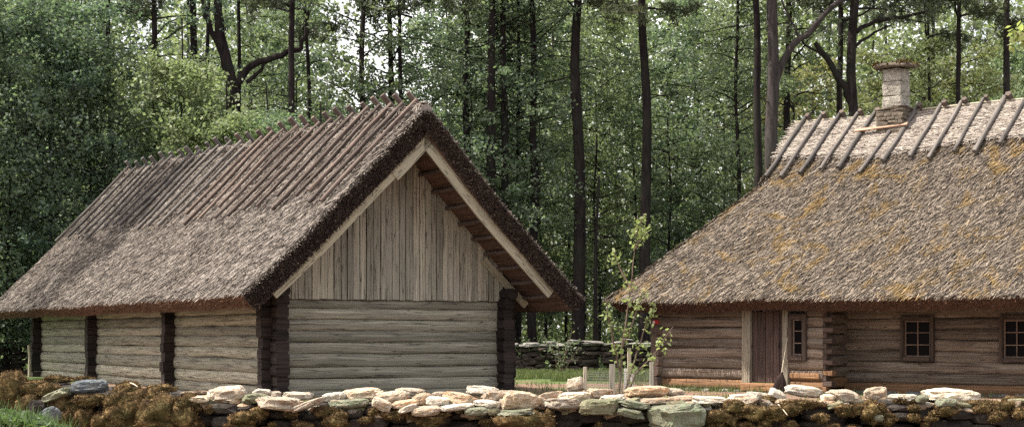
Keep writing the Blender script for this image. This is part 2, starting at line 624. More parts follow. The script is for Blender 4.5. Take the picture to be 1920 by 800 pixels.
SUN_EL = math.radians(57)
SUN_AZ = math.radians(-93)          # from +Y towards +X; negative = left
S = Vector((math.sin(SUN_AZ) * math.cos(SUN_EL), math.cos(SUN_AZ) * math.cos(SUN_EL), math.sin(SUN_EL)))
sl = bpy.data.lights.new('sun', 'SUN')
sl.energy = 5.0
sl.angle = math.radians(0.5)
sl.color = (1.0, 0.93, 0.82)
so = bpy.data.objects.new('sun', sl)
COL.objects.link(so)
so.rotation_euler = S.to_track_quat('Z', 'Y').to_euler()

W = bpy.data.worlds.new('World')
SC.world = W
W.use_nodes = True
nt = W.node_tree
bg = nt.nodes.get('Background')
sky = nt.nodes.new('ShaderNodeTexSky')
sky.sky_type = 'NISHITA'
sky.sun_disc = False
sky.sun_elevation = SUN_EL
sky.sun_rotation = SUN_AZ
sky.air_density = 1.0
sky.dust_density = 9.0
sky.ozone_density = 0.6
cn = tex(nt, mapping(nt, coords(nt, 'Generated'), (2.2, 2.2, 5.0)), 1.6, 5, 0.6, 0.3)
cf = ramp(nt, cn, [(0.34, (0.15,) * 3), (0.62, (0.85,) * 3)])
nt.links.new(mixc(nt, cf, sky.outputs[0], (7.6, 7.5, 7.4)), bg.inputs['Color'])
bg.inputs['Strength'].default_value = 0.15
SC.view_settings.view_transform = 'Standard'
SC.view_settings.look = 'None'
SC.view_settings.exposure = 0.92
SC.view_settings.gamma = 1.0
SC.cycles.max_bounces = 8
SC.cycles.diffuse_bounces = 4
SC.cycles.transmission_bounces = 4
SC.cycles.transparent_max_bounces = 8
SC.cycles.use_denoising = False
SC.cycles.sample_clamp_indirect = 6.0

# ------------------------------------------------------------------ ground


def ground_z(x, y):
    z = 0.05 * noise.noise(Vector((x * .25, y * .25, 3)))
    # forest floor rises gently behind the far field wall
    if y > 62:
        z += min(1.0, (y - 62) * 0.03)
    # grassy bank in front of the near wall, on the left
    d = math.hypot((x + 6.2) / 3.2, (y - 15.0) / 2.0)
    z += 0.42 * math.exp(-d * d)
    return z


xs = np.concatenate([np.linspace(-400, -45, 10), np.linspace(-40, 40, 81), np.linspace(45, 400, 10)])
ys = np.concatenate([np.linspace(-60, 4, 6), np.linspace(6, 100, 95), np.linspace(106, 600, 12)])
g = MB()
gv = [(x, y, ground_z(x, y)) for y in ys for x in xs]
nx = len(xs)
gf, gm = [], []
for j in range(len(ys) - 1):
    for i in range(nx - 1):
        gf.append((j * nx + i, j * nx + i + 1, (j + 1) * nx + i + 1, (j + 1) * nx + i))
        gm.append(1 if ys[j] > 58 else 0)
g.add(gv, gf, smooth=True)
g.mi = gm
tag(g.build('ground', [M['ground'], M['litter']]), kind='structure')

# ------------------------------------------------------------------ straw helpers


def straws(P, D, Nn, rng, L=(0.12, 0.24), Wd=(0.02, 0.035), spread=0.45, lift=(0.0, 0.03), tip=(0.01, 0.06)):
    """stalk quads: P centres, D down-slope unit vectors, Nn outward normals"""
    n = len(P)
    side = np.cross(Nn, D)
    a = rng.normal(0, spread, n)[:, None]
    d = unit(D * np.cos(a) + side * np.sin(a))
    w = np.cross(Nn, d)
    l = rng.uniform(*L, n)[:, None]
    wd = rng.uniform(*Wd, n)[:, None] * .5
    a0 = P - d * l * .5 + Nn * rng.uniform(-.01, lift[1], n)[:, None]
    a1 = P + d * l * .5 + Nn * rng.uniform(*tip, n)[:, None]
    tw = rng.normal(0, .35, n)[:, None]
    w = unit(w + Nn * tw)
    return np.stack([a0 - w * wd, a0 + w * wd, a1 + w * wd * .7, a1 - w * wd * .7], 1)


# ------------------------------------------------------------------ the barn on the left
TH = math.atan2(0.504, 0.863)
barn = tag(empty('log_barn', (-5.13, 34.0, 0), TH),
           'grey log barn with steep thatched roof, many ridge poles and a plank gable', 'barn')
BW, BL = 5.6, 20.7
RV0, RV1 = -1.7, 20.6


def zr(v):
    return 6.35 + (v - RV0) / (RV1 - RV0) * 0.5 + 0.04 * math.sin(v * 1.3)


def barn_top(v, t, side):
    """outer thatch surface; side -1 = left slope, +1 = right slope"""
    half = 4.2 if side < 0 else 4.05
    far = 1.0 * t
    vv = v + max(0, (v - RV0) / (RV1 - RV0)) * far * 1.6
    u = BW / 2 + side * half * t
    sag = 0.10 * math.sin(math.pi * min(t, 1)) + 0.05 * noise.noise(Vector((vv * .5, t * 3, side)))
    z = zr(v) * (1 - t) + 2.17 * t - sag
    if t < 0.06:
        z -= 0.10 * (1 - t / 0.06) ** 2
    return Vector((u, vv, z))


def barn_frame(v, t, side):
    p = barn_top(v, t, side)
    d = (barn_top(v, t + .02, side) - barn_top(v, t - .02, side)).normalized()
    nrm = Vector((-d.z * -1 if False else 0, 0, 0))
    nrm = d.cross(Vector((0, 1, 0))) * (1 if side > 0 else -1)
    if nrm.z < 0:
        nrm = -nrm
    return p, d, nrm.normalized()


def barn_thick(t):
    return 0.43 - 0.05 * t


def barn_under(v, t, side):
    p, d, nn = barn_frame(v, t, side)
    q = p - nn * barn_thick(t)
    if t <= 0.001:
        q = Vector((BW / 2, p.y, p.z - barn_thick(0) * 1.38))
    return q


NV, NT = 40, 14
for side in (-1, 1):
    mb = MB()
    vs = [RV0 + (RV1 - RV0) * i / NV for i in range(NV + 1)]
    ts = [j / NT for j in range(NT + 1)]
    top = [[barn_top(v, t, side) for t in ts] for v in vs]
    und = [[barn_under(v, t, side) for t in ts] for v in vs]
    verts = [p for r in top for p in r] + [p for r in und for p in r]
    k = NT + 1
    off = len(vs) * k
    fs, fe, fu, fx = [], [], [], []
    for i in range(NV):
        for j in range(NT):
            fs.append((i * k + j, i * k + j + 1, (i + 1) * k + j + 1, (i + 1) * k + j))
            fu.append((off + i * k + j, off + (i + 1) * k + j, off + (i + 1) * k + j + 1, off + i * k + j + 1))
        j = NT
        fe.append((i * k + j, off + i * k + j, off + (i + 1) * k + j, (i + 1) * k + j))
        fe.append((i * k, (i + 1) * k, off + (i + 1) * k, off + i * k))
    for i in (0, NV):
        for j in range(NT):
            f = (i * k + j, off + i * k + j, off + i * k + j + 1, i * k + j + 1)
            fx.append(f if i == 0 else f[::-1])
    if side > 0:
        fs, fe, fu, fx = [[f[::-1] for f in L] for L in (fs, fe, fu, fx)]
    tn = [0.35] * len(verts)
    mb.add(verts, fs, [(p[1], p[2] * 1.4) for p in verts], tn, 0, True)
    b0 = 0
    for L, mi in ((fe, 2), (fu, 3), (fx, 1)):
        for f in L:
            mb.f.append(f)
            mb.mi.append(mi)
            mb.sm.append(False)
    # loose stalks lying on the slope
    rng = np.random.default_rng(20 + side)
    n = 105000 if side < 0 else 12000
    V_ = rng.uniform(RV0, RV1, n)
    T_ = rng.uniform(0.0, 1.0, n)
    gi, gj = 60, 24
    G = np.array([[[*map(tuple, barn_frame(RV0 + (RV1 - RV0) * a / gi, b / gj, side))] for b in range(gj + 1)] for a in range(gi + 1)])
    fi, fj = (V_ - RV0) / (RV1 - RV0) * gi, T_ * gj
    i0, j0 = np.minimum(fi.astype(int), gi - 1), np.minimum(fj.astype(int), gj - 1)
    a, b = (fi - i0)[:, None, None], (fj - j0)[:, None, None]
    Gx = G[i0, j0] * (1 - a) * (1 - b) + G[i0 + 1, j0] * a * (1 - b) + G[i0, j0 + 1] * (1 - a) * b + G[i0 + 1, j0 + 1] * a * b
    Q = straws(Gx[:, 0], unit(Gx[:, 1]), unit(Gx[:, 2]), rng, (0.12, 0.30), (0.011, 0.021), .27, (0, .025), (.0, .055))
    mb.quads(Q, rng.beta(.75, .85, n), 0)
    # shaggy lip along the eave
    n = 4200
    vv = rng.uniform(RV0, RV1, n)
    i0 = np.minimum(((vv - RV0) / (RV1 - RV0) * gi).astype(int), gi - 1)
    a = (((vv - RV0) / (RV1 - RV0) * gi) - i0)[:, None, None]
    E = G[i0, gj] * (1 - a) + G[i0 + 1, gj] * a
    dwn = rng.uniform(0, 1, n)[:, None]
    Pc = E[:, 0] - E[:, 2] * dwn * 0.36 + E[:, 1] * 0.0
    Q = straws(Pc, unit(E[:, 1] + np.array([0, 0, -.2])), unit(E[:, 2]), rng, (0.06, 0.14), (0.012, 0.028), .35, (0, .01), (0, .02))
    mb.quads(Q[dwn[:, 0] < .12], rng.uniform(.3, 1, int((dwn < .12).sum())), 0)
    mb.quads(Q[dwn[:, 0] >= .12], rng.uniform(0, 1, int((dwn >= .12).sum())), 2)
    # bristling cut ends on the gable verge
    n = 9000
    tt = rng.uniform(0, 1, n)
    j0 = np.minimum((tt * gj).astype(int), gj - 1)
    a = ((tt * gj) - j0)[:, None, None]
    E = G[0, j0] * (1 - a) + G[0, j0 + 1] * a
    dp = rng.uniform(0, 1, n)
    Pc = E[:, 0] - E[:, 2] * (dp * 0.42)[:, None]
    fwd = np.tile(np.array([[0, -1.0, 0]]), (n, 1)) + rng.normal(0, .45, (n, 3))
    fwd = unit(fwd + unit(E[:, 1]) * .35)
    Q = straws(Pc + fwd * .03, fwd, unit(rng.normal(size=(n, 3)) + E[:, 2]), rng, (0.06, 0.14), (0.012, 0.026), .3, (0, .01), (0, .01))
    lit = dp < .10
    mb.quads(Q[lit], rng.uniform(.3, 1, int(lit.sum())), 0)
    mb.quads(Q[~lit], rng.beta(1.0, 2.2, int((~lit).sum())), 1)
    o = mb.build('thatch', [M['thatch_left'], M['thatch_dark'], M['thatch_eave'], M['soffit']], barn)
    if side < 0:
        tag(o, 'sunlit slope of straw thatch facing left')

# ridge roll of light straw
mb = MB()
pts = [Vector((BW / 2, RV0 - .02 + (RV1 - RV0) * i / 30, zr(RV0 + (RV1 - RV0) * i / 30) - .10 + random.uniform(-.02, .02))) for i in range(31)]
mb.tube(pts, 0.13, 8, 0.7)
rng = np.random.default_rng(5)
n = 5000
vv = rng.uniform(RV0, RV1, n)
ang = rng.uniform(-1.3, 1.3, n)
P = np.stack([BW / 2 + np.sin(ang) * .14, vv, np.array([zr(v) for v in vv]) - .10 + np.cos(ang) * .14], 1)
Nn = np.stack([np.sin(ang), np.zeros(n), np.cos(ang)], 1)
D = np.stack([np.cos(ang), np.zeros(n), -np.sin(ang)], 1) * np.sign(ang)[:, None]
mb.quads(straws(P, D, Nn, rng, (0.1, 0.25)), rng.uniform(.2, 1, n))
mb.build('ridge_straw', [M['thatch_left']], barn)

# crossed ridge poles: near ones brown, far ones grey
polev = []
v = -1.25
while v < 20.2:
    polev.append(v)
    v += 0.60 + 0.16 * random.random() + 0.014 * v
for i, v in enumerate(polev):
    for side in (-1, 1):
        mb = MB()
        t1 = random.uniform(0.44, 0.53)
        dv = random.uniform(-.12, .12)
        P = []
        for q in range(6):
            t = 0.03 + (t1 - 0.03) * q / 5
            p, d, nn = barn_frame(v + dv * q / 5 + (0.14 if side > 0 else 0), t, side)
            P.append(p + nn * (0.145 + (0.02 if side > 0 else 0)))
        d = (P[0] - P[1]).normalized()
        ext = random.uniform(0.34, 0.46) if side > 0 else random.uniform(0.14, 0.24)
        P.insert(0, P[0] + d * (ext + .1))
        r = random.uniform(0.042, 0.054)
        if side > 0:      # split stave, squarish head beyond the ridge
            mb.tube(P, [r * 1.5] * 2 + [r] * (len(P) - 2), 4, None, 0, None, False, .1, 1.0)
        else:
            mb.tube(P, [r] * len(P), 7, None, 0, None, True, .22)
        mb.build('ridge_pole', [M['pole_brown'] if v < 9 + random.uniform(-1, 1) else M['pole_grey']], barn)


# log walls
def log_row(mb, p0, p1, r, zc, end_mi=1, rows_seed=0, tint=None, seg=16, flat=0.9, sqr=0.75):
    a, b = Vector((*p0, zc)), Vector((*p1, zc))
    L = (b - a).length
    m = max(4, int(L / 0.3))
    o = random.random() * 90
    pts, rad = [], []
    taper = random.uniform(-.07, .07)
    side = (b - a).cross(Vector((0, 0, 1))).normalized()
    for i in range(m + 1):
        f = i / m
        wv = noise.noise(Vector((f * L * .45, o, 1))) * 0.03
        wz = noise.noise(Vector((f * L * .4, o, 9))) * 0.026 + noise.noise(Vector((f * L * 1.5, o, 9))) * 0.007
        pts.append(a.lerp(b, f) + side * wv + Vector((0, 0, wz)))
        rad.append(r * (1 + taper * (f - .5) + 0.08 * noise.noise(Vector((f * L * .9, o, 5)))))
    mb.tube(pts, rad, seg, tint, 0, end_mi, True, 0.09, flat, sq=sqr)


gz = [2.15, 1.93, 1.69, 1.44, 1.196, 0.94, 0.65, 0.40, 0.12]
mb = MB()
for i in range(8):
    zt, zb = gz[i], gz[i + 1]
    ext0, ext1 = 0.10, 0.10
    log_row(mb, (-ext0, 0), (BW + ext1, 0), (zt - zb) / 2 * 1.06, (zt + zb) / 2)
log_row(mb, (-.3, 0), (BW + .3, 0), 0.13, 0.03)
mb.build('gable_wall', [M['log_grey'], M['log_end']], barn)
szs = [2.35, 2.09, 1.83, 1.57, 1.34, 1.08, 0.83, 0.52, 0.23, -0.02]
cross = [6.6, 13.7, 20.3]
for u0, nm in ((0, 'side_wall'), (BW, 'side_wall')):
    mb = MB()
    for i in range(9):
        zt, zb = szs[i], szs[i + 1]
        ks = [-0.06] + cross
        for a, b in zip(ks[:-1], ks[1:]):
            bb = b + (0.3 if b == cross[-1] else -0.02)
            log_row(mb, (u0, a), (u0, bb), (zt - zb) / 2 * 1.06, (zt + zb) / 2)
    mb.build(nm, [M['log_grey'], M['log_end']], barn)
mb = MB()
for i in range(8):
    log_row(mb, (-.35, cross[-1]), (BW + .35, cross[-1]), (gz[i] - gz[i + 1]) / 2 * 1.05, (gz[i] + gz[i + 1]) / 2)
mb.build('back_wall', [M['log_grey'], M['log_end']], barn)
# stacked dark log ends: cross walls that come through the long side, and the two gable corners
for cv in cross[:-1] + [cross[-1]]:
    mb = MB()
    z = 0.0
    while z < 2.3:
        h = random.uniform(.2, .26)
        mb.box((-.14 + random.uniform(-.02, .02), cv, z + h / 2), (1, 0, 0), (0, 1, 0), (0, 0, 1), 0.50 + random.uniform(-.04, .04),
               0.30 + random.uniform(-.03, .03), h * 1.0, None, 0, .025)
        z += h
    mb.build('log_end_stack', [M['log_end']], barn)
for uu in (0, BW):
    mb = MB()
    z = 0.0
    while z < 2.12:
        h = random.uniform(.22, .27)
        mb.box((uu + random.uniform(-.015, .015), -.27, z + h / 2), (0, 1, 0), (1, 0, 0), (0, 0, 1), 0.36 + random.uniform(-.06, .06),
               0.29 + random.uniform(-.04, .04), h * 1.0, None, 0, .045)
        z += h
    sgn = -1 if uu == 0 else 1
    z = 0.12
    while z < 2.12:
        h = random.uniform(.22, .27)
        mb.box((uu + sgn * .25, .0, z + h / 2), (1, 0, 0), (0, 1, 0), (0, 0, 1), 0.22 + random.uniform(-.05, .05),
               0.29 + random.uniform(-.04, .04), h * 1.0, None, 0, .045)
        z += h
    mb.build('corner_stack', [M['log_end']], barn)
# wall-plate log ends under the verge
for uu in (-0.02, BW + .02):
    mb = MB()
    mb.tube([(uu, -.62, 2.30), (uu, 0, 2.30), (uu, 4, 2.30)], 0.13, 12, .3, 0, 0, True, .08)
    mb.build('wall_plate', [M['log_end']], barn)

# vertical plank gable, each board cut to the roof line
mb = MB()
u = 0.02
while u < BW - .02:
    w = min(random.uniform(.135, .185), BW - u)
    g_ = random.uniform(.004, .012)
    uc = u + w / 2

    def roofz(q):
        sd = -1 if q < BW / 2 else 1
        t = abs(q - BW / 2) / (4.2 if sd < 0 else 4.05)
        return barn_under(-.2, max(t, .0), sd).z - 0.02
    za, zb = roofz(u + g_), roofz(u + w - g_)
    zbot = 2.14 + random.uniform(-.012, .008)
    y0, y1 = -0.17 + random.uniform(-.012, .012), -0.13
    r0 = random.random() * 50
    t = random.random()
    A = [(u + g_, y0, zbot), (u + w - g_, y0, zbot), (u + w - g_, y0, max(zb, zbot + .05)), (u + g_, y0, max(za, zbot + .05))]
    B = [(p[0], y1, p[2]) for p in A]
    vs = A + B
    mb.add(vs, [(0, 1, 2, 3), (4, 7, 6, 5), (0, 4, 5, 1), (1, 5, 6, 2), (2, 6, 7, 3), (3, 7, 4, 0)],
           [(p[2] + r0, p[0] + r0 * 1.3) for p in vs], t)
    u += w
# dark backing behind the gaps between boards
mb.add([(0.0, -.11, 2.16), (BW, -.11, 2.16), (BW, -.11, 2.6), (BW / 2, -.11, 5.7), (0, -.11, 2.6)], [(0, 1, 2, 3, 4)], None, 0, 1)
mb.build('gable_cladding', [M['plank_grey'], M['log_end']], barn)

# bargeboards along the verge
for side in (-1, 1):
    for k, (ta, tb, wd) in enumerate(((0.0, 0.265, 0.31), (0.245, 0.90, 0.24)) if side < 0 else ((0.0, 0.88, 0.27),)):
        mb = MB()
        V0 = RV0 + 0.10 + (0.0 if k == 0 else 0.02)
        n = 8
        vs, uvs = [], []
        for i in range(n + 1):
            t = ta + (tb - ta) * i / n
            p, d, nn = barn_frame(V0, max(t, .001), side)
            q = p - nn * (barn_thick(t) - 0.05)
            if t <= 0.001:
                q = Vector((BW / 2 + side * .004, q.y, zr(RV0) - barn_thick(0) * 1.33))
            w2 = wd * (1.0 if i < n or k else 1.0)
            if t <= 0.001:
                lo = Vector((q.x, q.y, q.z - wd * 1.40))
            else:
                lo = q - nn * w2
            for p_ in (q, lo):
                vs.append(Vector((p_.x, V0 - .03, p_.z)))
                vs.append(Vector((p_.x, V0 + .02, p_.z)))
            L = t * 5.8
            uvs += [(L, 0), (L, .05), (L, wd), (L, wd + .05)]
        fs = []
        for i in range(n):
            a, b = 4 * i, 4 * i + 4
            fs += [(a, a + 2, b + 2, b), (a + 1, b + 1, b + 3, a + 3), (a, b, b + 1, a + 1), (a + 2, a + 3, b + 3, b + 2)]
        fs += [(0, 1, 3, 2), (4 * n, 4 * n + 2, 4 * n + 3, 4 * n + 1)]
        if side > 0:
            fs = [f[::-1] for f in fs]
        mb.add(vs, fs, uvs, .55 + .3 * random.random())
        mb.build('bargeboard', [M['barge']], barn)
# short board on the wall plane under the right verge
mb = MB()
p0, d0, n0 = barn_frame(-.28, 0.66, 1)
p1, d1, n1 = barn_frame(-.28, 0.93, 1)
a, b = p0 - n0 * .60, p1 - n1 * .52
mb.box((a + b) / 2, (b - a), (0, 1, 0), n0, (b - a).length, .04, .17, .5)
mb.build('wind_board', [M['barge']], barn)
# battens under the overhanging thatch
for side in (-1, 1):
    for i in range(11):
        t = 0.07 + 0.083 * i
        p, d, nn = barn_frame(-.8, t, side)
        q = p - nn * (barn_thick(t) + 0.05)
        mb = MB()
        mb.tube([(q.x, -1.55, q.z + .03), (q.x, -.8, q.z), (q.x, .1, q.z)], .05, 7, .4, 0, None, True, .15)
        mb.build('batten', [M['pole_brown']], barn)

# ------------------------------------------------------------------ the house on the right
HR = math.atan2(-0.648, 0.762)
house = tag(empty('log_house', (3.64, 39.0, 0), HR),
            'long brown log farmhouse with hipped mossy thatched roof, plank door, small windows and stone chimney', 'house')
HE, HRD, HZ0, HZ1 = -0.8, 4.8, 2.2, 6.95      # eave y, ridge y, eave lip z, ridge z
HS1 = 17.0
TG = 0.655


def s_left(t):
    return -1.0 + 2.2 * (t / TG) if t < TG else 1.2 - 0.12 * (t - TG) / (1 - TG)


def house_top(f, t, back=False):
    """f 0..1 along the roof from its left edge, t 0 eave .. 1 ridge"""
    s = s_left(t) * (1 - f) + HS1 * f
    y = HE + (HRD - HE) * t
    if back:
        y = 2 * HRD - y
    z = HZ0 + (HZ1 - HZ0) * t
    z -= 0.12 * math.sin(math.pi * t)
    z += 0.07 * noise.noise(Vector((s * .4, y * .6, 4))) - 0.03 * (s > 0) * math.sin(s * .35)
    return Vector((s, y, z))


slope = Vector((0, HRD - HE, HZ1 - HZ0)).normalized()
HN = Vector((0, -slope.z, slope.y))
mb = MB()
NF, NT2 = 40, 20
vs, idx = [], {}


def addg(key, fn, nf, ntt, mi, flip):
    base = len(vs)
    for j in range(ntt + 1):
        for i in range(nf + 1):
            vs.append(fn(i / nf, j / ntt))
    fs = []
    for j in range(ntt):
        for i in range(nf):
            q = (base + j * (nf + 1) + i, base + j * (nf + 1) + i + 1, base + (j + 1) * (nf + 1) + i + 1, base + (j + 1) * (nf + 1) + i)
            fs.append(q[::-1] if flip else q)
    idx[key] = (fs, mi)


TK = 0.36
lipdrop = Vector((0, 0.26, -0.28))
addg('front', lambda f, t: house_top(f, t), NF, NT2, 0, False)
addg('back', lambda f, t: house_top(f, t, True), NF, NT2, 0, True)


def hip(f, t):
    tt = t * TG
    a = house_top(0, tt)
    b = house_top(0, tt, True)
    p = a.lerp(b, f)
    return p


def gablet(f, t):
    tt = TG + (1 - TG) * t
    return house_top(0, tt).lerp(house_top(0, tt, True), f)


addg('hip', hip, 20, 12, 0, True)
addg('gablet', gablet, 8, 6, 0, True)


def eave_f(f, t):
    p = house_top(f, 0)
    k = Vector((0.22 * (1 - f) if f < .02 else 0, 0.26, -0.27)) * t
    return p + k


def eave_h(f, t):
    p = hip(f, 0)
    ky = 0.26 * (1 - 2 * f)
    return p + Vector((0.22, ky, -0.27)) * t


addg('eave', eave_f, NF, 2, 1, True)
addg('eave2', eave_h, 20, 2, 1, False)


def under_f(f, t):
    p = house_top(f, 0) + Vector((0.22 if f < .02 else 0, 0.26, -0.27))
    q = p + (slope * 2.6 * t)
    q.x = max(q.x, -.6 + 1.9 * t)
    return q


addg('under', under_f, NF, 3, 2, True)
mb.v = [tuple(p) for p in vs]
mb.uv = [(p[0], p[1] * 1.3) for p in vs]
mb.t = [0.35] * len(vs)
for k, (fs, mi) in idx.items():
    for f in fs:
        mb.f.append(f)
        mb.mi.append(mi)
        mb.sm.append(k in ('front', 'hip', 'back'))
# stalks
rng = np.random.default_rng(33)
n = 110000
T_ = rng.uniform(0, 0.97, n)
F_ = rng.uniform(0, .82, n) ** 1.15
Pp = np.array([house_top(a, b) for a, b in zip(F_, T_)])
D = np.tile(-np.array(slope), (n, 1))
Nn = np.tile(np.array(HN), (n, 1))
# clumpy lay: neighbouring stalks lean the same way
Q = straws(Pp, unit(D + np.array([1, 0, 0]) * -0.35), Nn, rng, (0.16, 0.36), (0.012, 0.024), .25, (0, .03), (0.0, .07))
mb.quads(Q, rng.beta(.7, .85, n), 0)
n = 5000
hf, ht = rng.uniform(0, 1, n), rng.uniform(0, 1, n)
Ph = np.array([hip(a, b) for a, b in zip(hf, ht)])
hd = unit(np.tile(np.array([[-2.2, 0, -3.2]]), (n, 1)))
hn = np.tile(np.array([[-.82, 0, .57]]), (n, 1))
mb.quads(straws(Ph, hd, hn, rng), rng.uniform(0, 1, n), 0)
# hip edge and eave lip fringes
n = 2500
tt = rng.uniform(0, 1, n)
Ph = np.array([house_top(0, t) for t in tt])
Q = straws(Ph + rng.normal(0, .02, (n, 3)), unit(np.tile(-np.array(slope), (n, 1)) + np.array([-.6, 0, 0])), unit(np.tile(np.array(HN), (n, 1)) + np.array([-.8, 0, 0])), rng)
mb.quads(Q, rng.uniform(0, 1, n), 0)
n = 9000
ff, dd = rng.uniform(0, .8, n), rng.uniform(0, 1, n)
Ph = np.array([eave_f(a, b) for a, b in zip(ff, dd)])
dn = unit(np.tile(np.array([[0, -.6, -.5]]), (n, 1)))
Q = straws(Ph, dn, unit(np.tile(np.array([[0, -.6, -.6]]), (n, 1))), rng, (0.05, .12), (.012, .028), .4, (0, .01), (0, .03))
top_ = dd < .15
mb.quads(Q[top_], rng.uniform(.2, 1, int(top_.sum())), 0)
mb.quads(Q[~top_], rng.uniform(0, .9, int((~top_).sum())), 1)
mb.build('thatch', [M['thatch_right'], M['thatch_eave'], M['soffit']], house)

# pale straw covering over the upper part of the roof, ragged lower edge
mb = MB()


def capt(f):
    s = 1.2 + f * 15
    return 0.805 - 0.035 * math.exp(-((s - 4.0) / 1.0) ** 2) + 0.012 * (s > 5.4) + 0.016 * noise.noise(Vector((s * 1.4, 0, 7))) + 0.01 * noise.noise(Vector((s * 5, 0, 7)))


NFc = 60
rows = 10
b0 = []
for j in range(rows + 1):
    for i in range(NFc + 1):
        f = i / NFc
        t = capt(f) * (1 - j / rows) + 1.0 * j / rows
        lay = 0.05 + 0.035 * ((1 - j / rows) * 3 % 1)
        b0.append(house_top(f, t) + HN * lay)
fs = [(j * (NFc + 1) + i, j * (NFc + 1) + i + 1, (j + 1) * (NFc + 1) + i + 1, (j + 1) * (NFc + 1) + i) for j in range(rows) for i in range(NFc)]
low = [house_top(i / NFc, capt(i / NFc)) - HN * .02 for i in range(NFc + 1)]
B = len(b0)
fs += [(i, B + i, B + i + 1, i + 1)[::-1] for i in range(NFc)]
mb.add(b0 + low, fs, [(p[0], p[1]) for p in b0 + low], .5, 0, False)
n = 15000
ff = rng.uniform(0, .85, n)
jj = rng.uniform(0, 1, n)
P = np.array([house_top(a, capt(a) + (1 - capt(a)) * b) + HN * (.075) for a, b in zip(ff, jj)])
sg = rng.choice([-1, 1], n)[:, None]
D = unit(np.tile(np.array([[1.0, 0, 0]]), (n, 1)) * sg - np.array(slope) * rng.uniform(0, .5, n)[:, None])
Q = straws(P, D, np.tile(np.array(HN), (n, 1)), rng, (0.12, 0.40), (.015, .032), .25, (0, .02), (0, .03))
mb.quads(Q, rng.beta(1.6, 1.0, n), 0)
n = 1800
ff = rng.uniform(0, .85, n)
P = np.array([house_top(a, capt(a) - .005) + HN * .05 for a in ff])
Q = straws(P, np.tile(-np.array(slope), (n, 1)), np.tile(np.array(HN), (n, 1)), rng, (.06, .2), (.015, .03), .5, (0, .02), (0, .03))
mb.quads(Q, rng.uniform(0, .9, n), 0)
mb.build('ridge_straw', [M['thatch_ridge']], house)


def house_s(px, yl):
    """local s of a photo column on the plane local y = yl"""
    k = (px - CX) / F
    return (k * (39 + .762 * yl) - (3.64 + .648 * yl)) / (.762 + .648 * k)


def house_z(px, py, yl):
    s = house_s(px, yl)
    Z = 39 + .762 * yl - .648 * s
    return EYE + (HY - py) / F * Z


# poles laid over the ridge
tops = [(1509, 215, .665, 1.0), (1539, 213, .655, 1.0), (1573, 210, .665, 1.05), (1607, 207, .68, .85), (1640, 206, .68, 1.0),
        (1718, 196, .70, 1.1), (1764, 190, .715, 1.0), (1802, 186, .70, 1.0), (1842, 184, .73, .8), (1884, 178, .715, 1.2),
        (1926, 175, .74, .9), (1966, 172, .75, 1.1), (2010, 170, .76, 1.0), (2055, 168, .75, 1.0)]
poles_s = []
for px, py, tb, rs in tops:
    tb += .025
    s = house_s(px, HRD)
    poles_s.append(s)
    mb = MB()
    P = []
    for q in range(6):
        t = 1.0 + (tb - 1.0) * q / 5
        p = house_top(0, t)
        P.append(Vector((s - .35 * (1 - t) + .008 * math.sin(q * 1.7 + px), HE + (HRD - HE) * t, house_top((s - 1.1) / (HS1 - 1.1), t).z)) + HN * (.13 + .006 * math.sin(q + px)))
    P.insert(0, P[0] + (P[0] - P[1]).normalized() * .16)
    mb.tube(P, [.053 * rs] * len(P), 8, None, 0, None, True, .22)
    mb.build('ridge_pole', [M['pole_grey']], house)
    # the matching pole of the back slope, its cut head showing over the ridge
    mb = MB()
    bs = Vector((0, -slope.y, slope.z))
    zt = house_top((s - 1.1) / (HS1 - 1.1), 1).z
    a = Vector((s + .14, HRD - .02, zt + .16)) + bs * .14
    b = Vector((s + .10, HRD, zt + .10)) - bs * 2.2 + Vector((0, .09, .09))
    mb.tube([a, a.lerp(b, .3), b], [.066 * rs, .06 * rs, .05], 5, .3, 0, None, False, .15, 1.1)
    mb.build('ridge_pole', [M['pole_brown']], house)
# short pole below the chimney and the pale cross board resting there
mb = MB()
s = house_s(1650, HRD - 1.0) + .1
P = [Vector((s - .2 * q / 3, HE + (HRD - HE) * t, house_top(.12, t).z)) + HN * .11 for q, t in enumerate((.90, .82, .74, .67))]
mb.tube(P, .045, 8, .5, 0, None, True, .2)
mb.build('ridge_pole', [M['pole_grey']], house)
mb = MB()
a = Vector((house_s(1603, 4.1), 4.22, house_top(.1, .897).z)) + HN * .20
b = Vector((house_s(1699, 4.1), 4.30, house_top(.15, .912).z)) + HN * .20
mb.box((a + b) / 2, b - a, slope, HN, (b - a).length, .10, .035, .9)
mb.build('cross_board', [M['board_orange']], house)
# sticks pinning the ridge
mb = MB()
P = []
for s in np.linspace(1.1, 15, 14):
    f = (s - 1.1) / (HS1 - 1.1)
    P.append(house_top(f, 1.0) + Vector((0, -.02, .10 + random.uniform(-.03, .03))))
mb.tube(P, .028, 6, .6, 0, None, True, .2)
mb.build('ridge_rail', [M['post_pale']], house)

# chimney
cs = house_s(1680, HRD - .30)
cy = HRD - .30
ch = bpy.data.objects.new('chimney', None)
COL.objects.link(ch)
ch.parent = house
ch.location = (cs, cy, 0)
zb = 6.9


